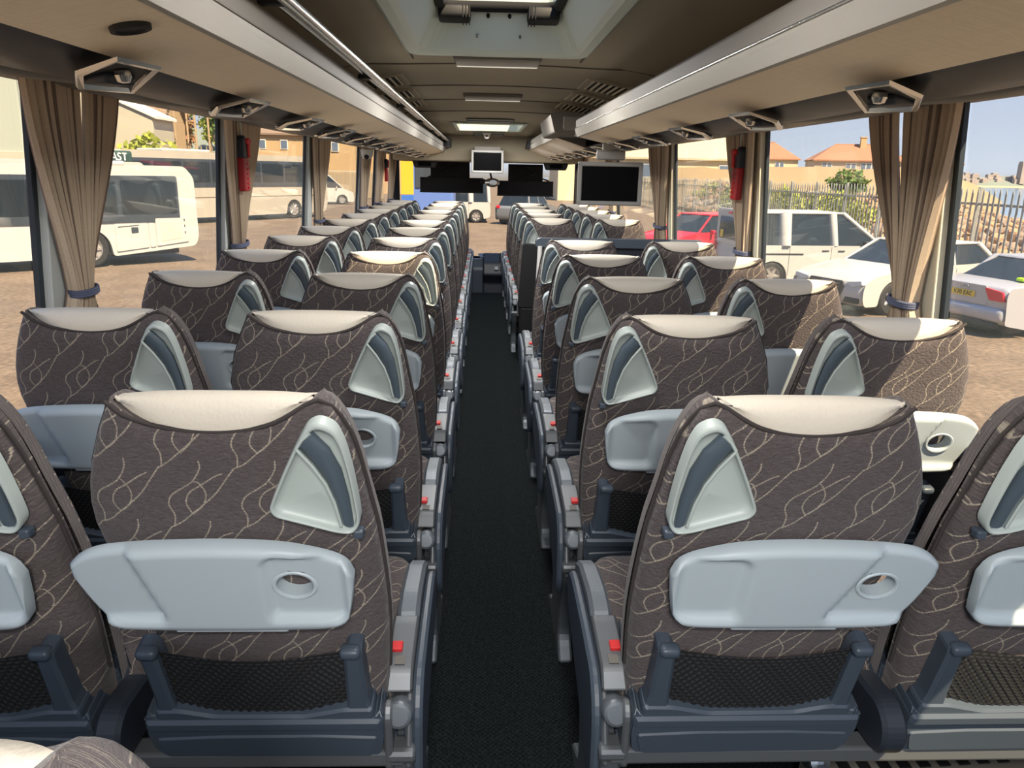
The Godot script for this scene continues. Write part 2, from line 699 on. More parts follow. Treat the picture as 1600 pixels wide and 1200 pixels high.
func headrest_mesh(s: float) -> ArrayMesh:
	var mb := MB.new(s)
	var rows := []
	var uvs := []
	var prof := [[-0.035, -0.022], [0.0, -0.019], [0.3, -0.021], [0.6, -0.027], [0.85, -0.038], [0.97, -0.05], [1.0, -0.064], [0.9, -0.09], [0.5, -0.115], [-0.6, -0.132], [-2.5, -0.142], [-3.4, -0.13]]
	for k in prof.size():
		var row := PackedVector3Array()
		var ur := PackedVector2Array()
		for i in 29:
			var f := i / 28.0
			var u := lerpf(-0.171, 0.124, f)
			var e := pow(absf(2.0 * f - 1.0), 3.0)
			var dip := curve(ST, u) - 0.002
			var top := lerpf(-0.003, -0.010, e)
			var p: Array = prof[k]
			var v: float = dip + p[0] if k == 0 else dip + (maxf(top + 0.008, dip) - dip) * p[0]
			if p[0] < 0.0 and k > 2:
				v = top + p[0] * 0.055
			var w: float = p[1]
			w = lerpf(w, -0.06, e * (0.55 if k > 2 else 0.85))
			v += w * tan(TILT) * (1.0 if k > 2 else 0.4)
			row.append(bp(u, v, w))
			ur.append(Vector2(u, v) * 6.0)
		rows.append(row)
		uvs.append(ur)
	mb.grid(rows, uvs, true, 1)
	return mb.done(M.cream_leather)


var HANDLE := V2([0.139, -0.018, 0.160, -0.030, 0.171, -0.062, 0.179, -0.115, 0.184, -0.170, 0.186, -0.212, 0.174, -0.232, 0.140, -0.220, 0.090, -0.203, 0.056, -0.192, 0.049, -0.178, 0.060, -0.150, 0.085, -0.095, 0.110, -0.045, 0.122, -0.026])


func handle_meshes(s: float) -> Array:
	var o := rp(HANDLE, 0.02, 3)
	var n := o.size()
	var c := Vector2(0.128, -0.150)
	var mb := MB.new(s)
	var rings := [[1.0, -0.014], [1.0, 0.007], [0.985, 0.011], [0.955, 0.0125], [0.925, 0.011], [0.905, 0.007], [0.88, 0.001], [0.75, -0.002], [0.5, -0.003], [0.25, -0.002], [0.001, 0.0]]
	var rows := []
	for r in rings:
		var row := PackedVector3Array()
		for i in n + 1:
			var p := o[i % n]
			var q: Vector2 = c + (p - c) * r[0]
			row.append(bp(q.x, q.y, r[1] - 0.008 * smoothstep(0.14, 0.19, q.x)))
		rows.append(row)
	if Geometry2D.is_polygon_clockwise(o):
		mb.grid(rows, [], false, 1)
	else:
		mb.grid(rows, [], true, 1)
	var left := V2([0.104, -0.062, 0.124, -0.092, 0.141, -0.125, 0.152, -0.163, 0.158, -0.206])
	var right := V2([0.130, -0.034, 0.153, -0.064, 0.167, -0.105, 0.174, -0.160, 0.177, -0.215])
	var ridge := PackedVector3Array()
	for p in left:
		ridge.append(bp(p.x, p.y, 0.013))
	var rid2 := PackedVector3Array([bp(0.104, -0.062, 0.012), bp(0.114, -0.047, 0.012), bp(0.126, -0.036, 0.012)])
	mb.tube(ridge, 0.0028, 6)
	mb.tube(rid2, 0.003, 6)
	var frame := mb.done(M.handle_grey)
	var gb := MB.new(s)
	var gr := []
	for i in 17:
		var t := i / 16.0 * 4.0
		var k := mini(int(t), 3)
		var f := t - k
		var a := left[k].lerp(left[k + 1], f)
		var b := right[k].lerp(right[k + 1], f)
		var row := PackedVector3Array()
		for q: Array in [[0.06, 0.0], [0.06, 0.009], [0.3, 0.013], [0.6, 0.0135], [0.9, 0.010], [0.9, 0.0]]:
			var p := a.lerp(b, q[0])
			row.append(bp(p.x, p.y, q[1] - 0.006 * smoothstep(0.14, 0.19, p.x)))
		gr.append(row)
	gb.grid(gr, [], false, 1)
	var grip := gb.done(M.grip)
	var cb := MB.new(s)
	cb.rbox(bp(0.180, -0.238, -0.010), Vector3(0.017, 0.016, 0.022), 0.004)
	return [frame, grip, cb.done(M.slate)]


var TT := V2([-0.277, -0.287, -0.262, -0.271, -0.24, -0.257, -0.21, -0.248, -0.14, -0.241, -0.03, -0.238, 0.06, -0.243, 0.12, -0.257, 0.15, -0.270, 0.164, -0.284, 0.171, -0.305])
var TB := V2([-0.277, -0.291, -0.268, -0.322, -0.255, -0.362, -0.242, -0.392, -0.228, -0.408, -0.205, -0.417, -0.05, -0.421, 0.08, -0.419, 0.13, -0.415, 0.15, -0.405, 0.161, -0.385, 0.171, -0.309])


func tray_height(u: float, v: float, s: float) -> float:
	# u is measured towards the right of the photograph for both sides
	var h := 0.020
	if s > 0.0:
		var e := u - (-0.165 + (v + 0.268) * -0.26)
		h -= 0.014 * smoothstep(-0.001, -0.012, e) * smoothstep(-0.400, -0.388, v)
		var d := Vector2(maxf(absf(u - 0.095) - 0.048, 0.0), maxf(absf(v + 0.325) - 0.052, 0.0)).length()
		h -= 0.014 * smoothstep(0.020, 0.008, d)
	else:
		var d2 := Vector2(maxf(absf(u + 0.105) - 0.040, 0.0), maxf(absf(v + 0.330) - 0.050, 0.0)).length()
		h -= 0.014 * smoothstep(0.024, 0.008, d2)
		var e2 := u - (0.150 + (v + 0.268) * 0.45)
		h -= 0.014 * smoothstep(0.001, 0.012, e2) * smoothstep(-0.402, -0.390, v)
	return h


func tray_meshes(s: float) -> Array:
	var mb := MB.new()
	var rows := []
	var cup := Vector2(0.076, -0.322) if s > 0.0 else Vector2(0.178, -0.325)
	var ax := Vector2(0.032, 0.026)
	var nv := 22
	var nu := 64
	for i in nv + 5:
		var row := PackedVector3Array()
		for j in nu + 5:
			var fu := clampf((j - 2.0) / nu, 0.0, 1.0)
			fu = fu - 0.06 * sin(TAU * fu) / TAU * 2.0
			var lu := lerpf(-0.277, 0.171, fu)
			var fv := clampf((i - 2.0) / nv, 0.0, 1.0)
			var v := lerpf(curve(TB, lu), curve(TT, lu), fv)
			var u := lu * s
			var edge := minf(minf(v - curve(TB, lu), curve(TT, lu) - v), minf(lu + 0.277, 0.171 - lu) * 1.0)
			var w := tray_height(u, v, s)
			w = lerpf(w - 0.011, w, sqrt(clampf(1.0 - pow(1.0 - clampf(edge / 0.011, 0.0, 1.0), 2.0), 0.0, 1.0)))
			if i < 1 or i > nv + 3 or j < 1 or j > nu + 3:
				w = -0.010
			w += 0.012 + 0.02 * (v + 0.42)
			row.append(bp(u, v, w))
		rows.append(row)
	mb.grid(rows, [], s > 0.0, 1, [[bp(cup.x, cup.y, 0.022), Vector3(ax.x * 1.02, ax.y * 1.02 * cos(TILT), 1e6), true]])
	# bottom lip of the latch
	mb.prism(rp(V2([-0.13 * s - 0.0, -0.424, 0.055 * s, -0.424, 0.055 * s, -0.412, -0.13 * s, -0.412]), 0.003, 2), 0.002, 0.027, 0.003, back_frame())
	var tray := mb.done(M.tray_grey)
	var rb := MB.new()
	var fr := back_frame() * Transform3D(Basis(), Vector3(cup.x, cup.y, 0.0065))
	rb.lathe(V2([0.92, -0.012, 0.92, 0.0140, 0.96, 0.0172, 1.08, 0.0178, 1.16, 0.0158]), 28, fr, ax)
	return [tray, rb.done(M.tray_grey)]


func pocket_meshes(s: float) -> Array:
	var nb := MB.new(s)
	var rows := []
	var uvs := []
	for i in 15:
		var row := PackedVector3Array()
		var ur := PackedVector2Array()
		for j in 41:
			var fu := j / 40.0
			var fv := i / 14.0
			var u := lerpf(lerpf(-0.172, -0.184, fv), lerpf(0.142, 0.150, fv), fu)
			var v := lerpf(-0.638, -0.484 - 0.012 * sin(PI * fu), fv)
			var w := 0.010 + 0.014 * sin(PI * fu) * (0.6 + 0.4 * fv) + (0.0022 * (1.0 if (i + j) % 2 == 0 else -1.0) if i > 0 and i < 13 else 0.0)
			row.append(bp(u, v, w))
			ur.append(Vector2(u * 9.0, -v * 14.0))
		rows.append(row)
		uvs.append(ur)
	nb.grid(rows, uvs, true, 1)
	var fb := MB.new(s)
	var t := back_frame()
	for q: Array in [[V2([-0.212, -0.472, -0.186, -0.466, -0.177, -0.482, -0.170, -0.60, -0.165, -0.640, -0.203, -0.640, -0.200, -0.600, -0.206, -0.50])], [V2([0.174, -0.472, 0.150, -0.466, 0.140, -0.482, 0.138, -0.60, 0.133, -0.640, 0.186, -0.640, 0.176, -0.600, 0.172, -0.50])]]:
		fb.prism(rp(q[0], 0.008, 2), -0.02, 0.026, 0.006, t)
	fb.rbox(bp(-0.190, -0.476, 0.022), Vector3(0.036, 0.022, 0.026), 0.009, t.basis, true)
	fb.rbox(bp(0.153, -0.476, 0.022), Vector3(0.036, 0.022, 0.026), 0.009, t.basis, true)
	fb.prism(rp(V2([-0.203, -0.618, -0.16, -0.617, -0.10, -0.632, 0.06, -0.634, 0.13, -0.617, 0.184, -0.616, 0.186, -0.650, -0.205, -0.650]), 0.008, 2), -0.02, 0.030, 0.005, t)
	return [nb.done(M.net), fb.done(M.slate)]


func shell_mesh(s: float) -> ArrayMesh:
	var mb := MB.new(s)
	var t := back_frame()
	mb.prism(rp(V2([-0.222, -0.625, -0.212, -0.640, 0.188, -0.640, 0.196, -0.622, 0.200, -0.690, 0.194, -0.735, 0.180, -0.748, -0.200, -0.742, -0.218, -0.722, -0.226, -0.680]), 0.008, 3), -0.13, 0.030, 0.010, t)
	mb.prism(rp(V2([-0.224, -0.640, 0.198, -0.640, 0.200, -0.668, -0.226, -0.668]), 0.006, 2), -0.10, 0.037, 0.006, t)
	mb.prism(rp(V2([-0.215, -0.690, -0.10, -0.684, 0.08, -0.684, 0.19, -0.690, 0.178, -0.738, -0.20, -0.734]), 0.01, 3), -0.06, 0.036, 0.006, t)
	return mb.done(M.slate)


func cushion_mesh(s: float) -> ArrayMesh:
	var mb := MB.new(s)
	mb.rbox(Vector3(-0.008, 0.388, -0.44), Vector3(0.435, 0.145, 0.52), 0.05, Basis(Vector3.RIGHT, 0.10), true)
	return mb.done(M.seat_fabric)


func hinge_mesh(s: float, u: float) -> ArrayMesh:
	var mb := MB.new(s)
	var t := Transform3D(Basis(Vector3.BACK, Vector3.UP, Vector3.LEFT), Vector3(u, 0, 0))
	mb.prism(rp(V2([-0.26, 0.34, -0.13, 0.345, -0.10, 0.38, -0.105, 0.425, -0.14, 0.455, -0.26, 0.45]), 0.03, 4), -0.024, 0.024, 0.008, t)
	return mb.done(M.slate_dark)


func arm_meshes(s: float) -> Dictionary:
	var t := Transform3D(Basis(Vector3.BACK, Vector3.UP, Vector3.LEFT), Vector3(0, 0, 0))   # polygon (z, y), extruded towards -x
	var out := {}
	var mb := MB.new(s)
	mb.prism(rp(V2([-0.165, 0.275, -0.185, 0.235, -0.235, 0.225, -0.34, 0.285, -0.60, 0.365, -0.645, 0.415, -0.625, 0.465, -0.56, 0.478, -0.38, 0.474, -0.22, 0.462, -0.172, 0.40]), 0.04, 4), -0.268, -0.248, 0.006, t)
	out.side_panel = mb.done(M.slate)
	mb = MB.new(s)
	mb.prism(rp(V2([-0.150, 0.30, -0.20, 0.30, -0.21, 0.42, -0.165, 0.445, -0.145, 0.42]), 0.01, 2), -0.214, -0.198, 0.004, t)
	mb.prism(rp(V2([-0.145, 0.30, -0.30, 0.31, -0.52, 0.36, -0.60, 0.41, -0.58, 0.44, -0.40, 0.44, -0.20, 0.43]), 0.02, 3), -0.248, -0.236, 0.004, t)
	mb.prism(rp(V2([-0.205, 0.432, -0.225, 0.462, -0.235, 0.472, -0.36, 0.488, -0.385, 0.488, -0.385, 0.445, -0.30, 0.43]), 0.005, 2), -0.247, -0.194, 0.005, t)
	out.arm_cover = mb.done(M.silver)
	mb = MB.new(s)
	mb.prism(rp(V2([-0.385, 0.44, -0.385, 0.492, -0.46, 0.505, -0.60, 0.492, -0.68, 0.46, -0.66, 0.43, -0.50, 0.43]), 0.02, 3), -0.246, -0.200, 0.008, t)
	out.arm_pad = mb.done(M.frame_grey)
	mb = MB.new(s)
	var b := Basis(Vector3.RIGHT, 0.13)
	mb.rbox(Vector3(0.211, 0.479, -0.284), Vector3(0.022, 0.013, 0.026), 0.003, b)
	out.buckle = mb.done(M.red_plastic)
	mb = MB.new(s)
	mb.rbox(Vector3(0.220, 0.4755, -0.247), Vector3(0.020, 0.0015, 0.024), 0.0005, Basis(Vector3.RIGHT, 0.125))
	out.notice_plate = mb.done(M.speaker_grey)
	mb = MB.new(s)
	mb.lathe(V2([0.0, 0.034, 0.018, 0.0335, 0.0235, 0.030, 0.026, 0.022, 0.0265, -0.05, 0.0, -0.05]), 16, Transform3D(Basis(Vector3.RIGHT, -0.35), Vector3(0.225, 0.405, -0.188)))
	out.recline_knob = mb.done(M.frame_grey)
	mb = MB.new(s)
	mb.tube(V3([0.235, 0.39, -0.19, 0.24, 0.34, -0.185, 0.24, 0.305, -0.19, 0.228, 0.292, -0.195, 0.214, 0.305, -0.195, 0.212, 0.35, -0.195]), 0.0065, 6)
	out.knob_bracket = mb.done(M.slate)
	mb = MB.new(s)
	mb.tube(V3([0.188, 0.46, -0.30, 0.190, 0.482, -0.315, 0.186, 0.49, -0.35, 0.165, 0.462, -0.40, 0.12, 0.45, -0.42]), 0.007, 6)
	out.belt_stalk = mb.done(M.slate_dark)
	return out


func make_seat(s: float, aisle: bool) -> Node3D:
	var kind := ("aisle" if aisle else "window")
	var o := thing("coach_seat", "patterned coach seat by the %s" % kind, "coach seat")
	var b := inst("backrest", backrest_mesh(s), o)
	inst("piping", piping_mesh(s), b)
	inst("headrest_pad", headrest_mesh(s), o).set_meta("label", "cream leather headrest pad")
	var h := handle_meshes(s)
	var hf := inst("grab_handle", h[0], o)
	inst("grip", h[1], hf)
	inst("coat_hook", h[2], o)
	var tr := tray_meshes(s)
	var tray := inst("tray_table", tr[0], o)
	inst("cup_ring", tr[1], tray)
	var pk := pocket_meshes(s)
	inst("magazine_net", pk[0], o)
	inst("net_frame", pk[1], o)
	inst("lower_shell", shell_mesh(s), o)
	inst("cushion", cushion_mesh(s), o)
	if aisle:
		var am := arm_meshes(s)
		var cover := inst("arm_cover", am.arm_cover, o)
		for k: String in ["buckle", "notice_plate"]:
			var q := inst(k, am[k], cover)
			if k == "buckle":
				q.set_meta("label", "red belt buckle")
		for k: String in ["side_panel", "arm_pad", "recline_knob", "knob_bracket", "belt_stalk"]:
			inst(k, am[k], o)
	else:
		inst("hinge_cover", hinge_mesh(s, 0.232), o)
	return o


func make_base(s: float) -> Node3D:
	# beam, leg and sockets under a pair of seats, placed at the aisle edge of the pair
	var o := thing("seat_stand", "silver stand under a pair of seats", "seat stand")
	var mb := MB.new(s)
	mb.rbox(Vector3(-0.47, 0.326, -0.175), Vector3(0.98, 0.034, 0.05), 0.006)
	mb.rbox(Vector3(-0.47, 0.326, -0.50), Vector3(0.98, 0.034, 0.05), 0.006)
	obj("beam", mb, M.silver, o)
	mb = MB.new(s)
	var t := Transform3D(Basis(Vector3.BACK, Vector3.UP, Vector3.LEFT), Vector3.ZERO)
	mb.prism(rp(V2([-0.15, 0.335, -0.17, 0.27, -0.24, 0.16, -0.25, 0.05, -0.19, 0.012, -0.19, 0.0, -0.56, 0.0, -0.56, 0.012, -0.44, 0.06, -0.44, 0.16, -0.50, 0.27, -0.54, 0.335]), 0.03, 3), -0.035, 0.005, 0.006, t)
	obj("leg", mb, M.frame_grey, o)
	mb = MB.new(s)
	mb.prism(rp(V2([-0.145, 0.325, -0.165, 0.30, -0.20, 0.296, -0.20, 0.345, -0.15, 0.345]), 0.01, 2), -0.04, 0.012, 0.004, t)
	obj("end_cap", mb, M.silver, o)
	mb = MB.new(s)
	mb.lathe(V2([0.0, 0.03, 0.006, 0.03, 0.019, 0.028, 0.023, 0.022, 0.024, -0.01, 0.0, -0.01]), 18, Transform3D(Basis(Vector3.RIGHT, -0.5), Vector3(-0.37 if s > 0 else -0.40, 0.282, -0.19)))
	var sk := obj("charging_socket", mb, M.slate_dark if s > 0 else M.chrome, o)
	mb = MB.new(s)
	for q: float in [-0.006, 0.006]:
		mb.rbox(Vector3((-0.37 if s > 0 else -0.40), 0.282, -0.19) + Basis(Vector3.RIGHT, -0.5) * Vector3(0, q, 0.0305), Vector3(0.014, 0.006, 0.003), 0.001, Basis(Vector3.RIGHT, -0.5))
	obj("socket_slot", mb, M.white_plastic if s > 0 else M.slate_dark, sk)
	return o


const ORD := ["", "first", "second", "third", "fourth", "fifth", "sixth", "seventh", "eighth", "ninth", "tenth", "eleventh", "twelfth"]


func seats() -> void:
	var protos := {}
	var stands := {}
	for side in ["left", "right"]:
		var s := 1.0 if side == "left" else -1.0
		var zs := []
		if side == "left":
			zs.append([0.0, "nearest"])
			for n in range(1, 13):
				zs.append([row_z(n), ORD[n]])
		else:
			for n in range(1, 6):
				zs.append([row_z(n), ORD[n]])
			for n in 5:
				zs.append([-(5.82 + n * PITCH), ORD[n + 1]])
		for i in zs.size():
			var z: float = zs[i][0]
			if i == 0 and side == "left":
				z = row_z(0) + 0.054
			for aisle in [true, false]:
				if i == 0 and side == "left" and not aisle:
					continue
				var x: float = -s * (AISLE_X if aisle else WINDOW_X)
				var where: String
				var place := "beside the aisle" if aisle else "beside the window"
				if side == "left":
					if i == 0:
						where = "seat shoulder cut off at the bottom left corner of the photo"
					elif i == 4 and aisle:
						where = "sunlit fourth row seat left of the aisle, glowing gold under the roof hatch"
					else:
						where = "brown patterned seat on the left %s, %s row from the camera" % [place, zs[i][1]]
				else:
					if i < 5:
						where = "%s seat on the right %s, %s row from the camera" % ["brown patterned" if not (i == 1 and not aisle) else "half sunlit", place, zs[i][1]]
					else:
						where = "brown seat on the right %s, %s row beyond the dark partition" % [place, zs[i][1]]
				var key := [s, aisle]
				if not protos.has(key):
					protos[key] = make_seat(s, aisle)
					protos[key].position = Vector3(x, 0, z)
					protos[key].set_meta("label", where)
					protos[key].set_meta("group", "patterned coach seats in rows")
				else:
					dup(protos[key], where, Vector3(x, 0, z))
			if i == 0 and side == "left":
				continue
			var wh := "silver seat stand under the %s row on the %s%s" % [zs[i][1], side, " beyond the partition" if side == "right" and i > 4 else ""]
			if not stands.has(s):
				stands[s] = make_base(s)
				stands[s].position = Vector3(-s * (AISLE_X - 0.215), 0, z)
				stands[s].set_meta("label", wh)
				stands[s].set_meta("group", "silver stands under the seats")
			else:
				dup(stands[s], wh, Vector3(-s * (AISLE_X - 0.215), 0, z))


# ---------------------------------------------------------------- coach shell
const FRONT := -10.45
const REAR := 1.15
const PILLARS := [2.03, 3.45, 5.10, 7.25]


func slab(x0: float, y0: float, z0: float, x1: float, y1: float, z1: float, r := 0.004) -> MB:
	var mb := MB.new()
	mb.rbox(Vector3(x0 + x1, y0 + y1, z0 + z1) * 0.5, Vector3(absf(x1 - x0), absf(y1 - y0), absf(z1 - z0)), r)
	return mb


# a plate that follows the leaning wall between two heights
func wall_plate(mb: MB, s: float, y0: float, y1: float, za: float, zb: float, out0: float, out1: float) -> void:
	var t := Transform3D(Basis(), Vector3.ZERO)
	var poly := V2([s * (wall_x(y0) + out0), y0, s * (wall_x(y0) + out1), y0, s * (wall_x(y1) + out1), y1, s * (wall_x(y1) + out0), y1])
	mb.prism(poly, minf(za, zb), maxf(za, zb), 0.002, t)


func shell() -> void:
	struct("floor", slab(-1.27, -0.12, REAR, 1.27, 0.0, -9.18), M.carpet, "black flecked carpet of the aisle floor running to the front", "floor")
	struct("floor", slab(-1.27, -0.62, -9.18, 1.27, -0.5, FRONT), M.slate_dark, "low floor beside the driver at the front", "floor")
	var st := MB.new()
	st.rbox(Vector3(0.0, -0.31, -9.2), Vector3(2.5, 0.6, 0.04), 0.005)
	struct("trim_1", st, M.slate_dark)
	for s: float in [-1.0, 1.0]:
		var side := "left" if s < 0 else "right"
		# lower wall, cove and window ledge
		var mb := MB.new()
		mb.prism(V2([s * 1.235, -0.1, s * 1.285, -1.0, s * 1.285, 0.7, s * 1.275, 0.735, s * 1.236, 0.735]), FRONT, REAR, 0.0)
		struct("wall_" + side, mb, M.navy_wall, "dark lining of the %s wall below the windows" % side, "wall")
		mb = MB.new()
		mb.prism(rp(V2([s * 1.205, 0.69, s * 1.25, 0.69, s * 1.25, 0.745, s * 1.205, 0.735]), 0.01, 3), FRONT, REAR, 0.0)
		struct("trim_2" if s < 0 else "trim_3", mb, M.frame_grey, "grey metal ledge under the %s windows" % side, "window ledge")
		mb = MB.new()
		mb.rbox(Vector3(s * 1.222, 0.66, (FRONT + REAR) * 0.5), Vector3(0.03, 0.035, REAR - FRONT), 0.01)
		struct("trim_4" if s < 0 else "trim_5", mb, M.silver, "silver strip along the %s wall below the ledge" % side, "trim")
		# wall above the windows up to the roof
		mb = MB.new()
		mb.prism(V2([s * 1.185, 1.60, s * 1.235, 1.60, s * 1.20, 1.95, s * 1.05, 2.08, s * 1.03, 2.03, s * 1.14, 1.92]), FRONT, REAR, 0.0)
		struct("wall_%s_upper" % side, mb, M.dark_panel, "dark upper wall above the %s windows" % side, "wall")
		# pillars with dark seals, and the panes between them
		var edges := [REAR]
		for k in PILLARS.size():
			if s > 0 and k == 3:
				edges.append(-7.3)
			else:
				edges.append(-PILLARS[k])
		if s < 0:
			edges.append(-8.35)
		edges.append(FRONT + 0.05)
		var nw := 1
		for k in range(1, edges.size() - 1):
			var z: float = edges[k]
			mb = MB.new()
			wall_plate(mb, s, 0.735, 1.62, z - 0.035, z - 0.16, -0.022, 0.016)
			var p := struct("trim_%d" % (10 + k + (10 if s > 0 else 0)), mb, M.pillar_grey if s < 0 else M.pillar_cream, "pale window pillar %d along the %s wall" % [k, side], "pillar")
			mb = MB.new()
			wall_plate(mb, s, 0.735, 1.62, z - 0.014, z - 0.036, -0.002, 0.014)
			wall_plate(mb, s, 0.735, 1.62, z - 0.16, z - 0.18, 0.0, 0.014)
			struct("seal", mb, M.seal, "", "", p)
			if s > 0 or k != 2:
				pass
		for k in edges.size() - 1:
			mb = MB.new()
			var za: float = edges[k]
			var zb: float = edges[k + 1]
			wall_plate(mb, s, 0.725, 1.63, za - (0.17 if k > 0 else 0.0), zb + 0.005, 0.004, 0.010)
			var w := struct("window_%d" % (k + 1 + (10 if s > 0 else 0)), mb, M.window_glass, "clear side window %d on the %s, counted from behind the camera" % [k + 1, side], "window")
			mb = MB.new()
			wall_plate(mb, s, 0.725, 0.752, za, zb, 0.0, 0.014)
			struct("seal", mb, M.seal, "", "", w)
	ceiling()
	# closed rear with its window behind the camera
	var rw := MB.new()
	rw.rbox(Vector3(0, 0.35, REAR + 0.03), Vector3(2.56, 0.9, 0.06), 0.004)
	rw.rbox(Vector3(0, 1.85, REAR + 0.03), Vector3(2.5, 0.5, 0.06), 0.004)
	rw.rbox(Vector3(-1.2, 1.2, REAR + 0.03), Vector3(0.14, 0.9, 0.06), 0.004)
	rw.rbox(Vector3(1.2, 1.2, REAR + 0.03), Vector3(0.14, 0.9, 0.06), 0.004)
	struct("wall_rear", rw, M.navy_wall)
	var rg := MB.new()
	rg.rbox(Vector3(0, 1.2, REAR + 0.03), Vector3(2.28, 0.82, 0.008), 0.002)
	struct("window_30", rg, M.window_glass, "rear window behind the camera", "window")
	# front: windscreen, its posts, dash wall
	var fw := MB.new()
	fw.rbox(Vector3(0, -0.15, FRONT), Vector3(2.5, 0.9, 0.06), 0.01)
	fw.rbox(Vector3(0, 1.83, FRONT + 0.05), Vector3(2.4, 0.5, 0.06), 0.01)
	fw.rbox(Vector3(-1.2, 1.0, FRONT), Vector3(0.1, 1.6, 0.08), 0.01)
	fw.rbox(Vector3(1.2, 1.0, FRONT), Vector3(0.1, 1.6, 0.08), 0.01)
	struct("wall_front", fw, M.black_soft, "dark frame around the windscreen at the front", "wall")
	var ws := MB.new()
	ws.rbox(Vector3(0, 0.95, FRONT), Vector3(2.3, 1.32, 0.01), 0.002)
	struct("window_31", ws, M.window_glass, "wide windscreen at the front of the coach", "window")


func ceil_y(x: float, z: float) -> float:
	var a := absf(x)
	var y := 1.87 - 0.05 * smoothstep(-6.0, -6.8, z) - 0.02 * smoothstep(-8.0, -9.2, z)
	return y - 0.05 * a * a - 0.16 * smoothstep(0.55, 1.15, a)


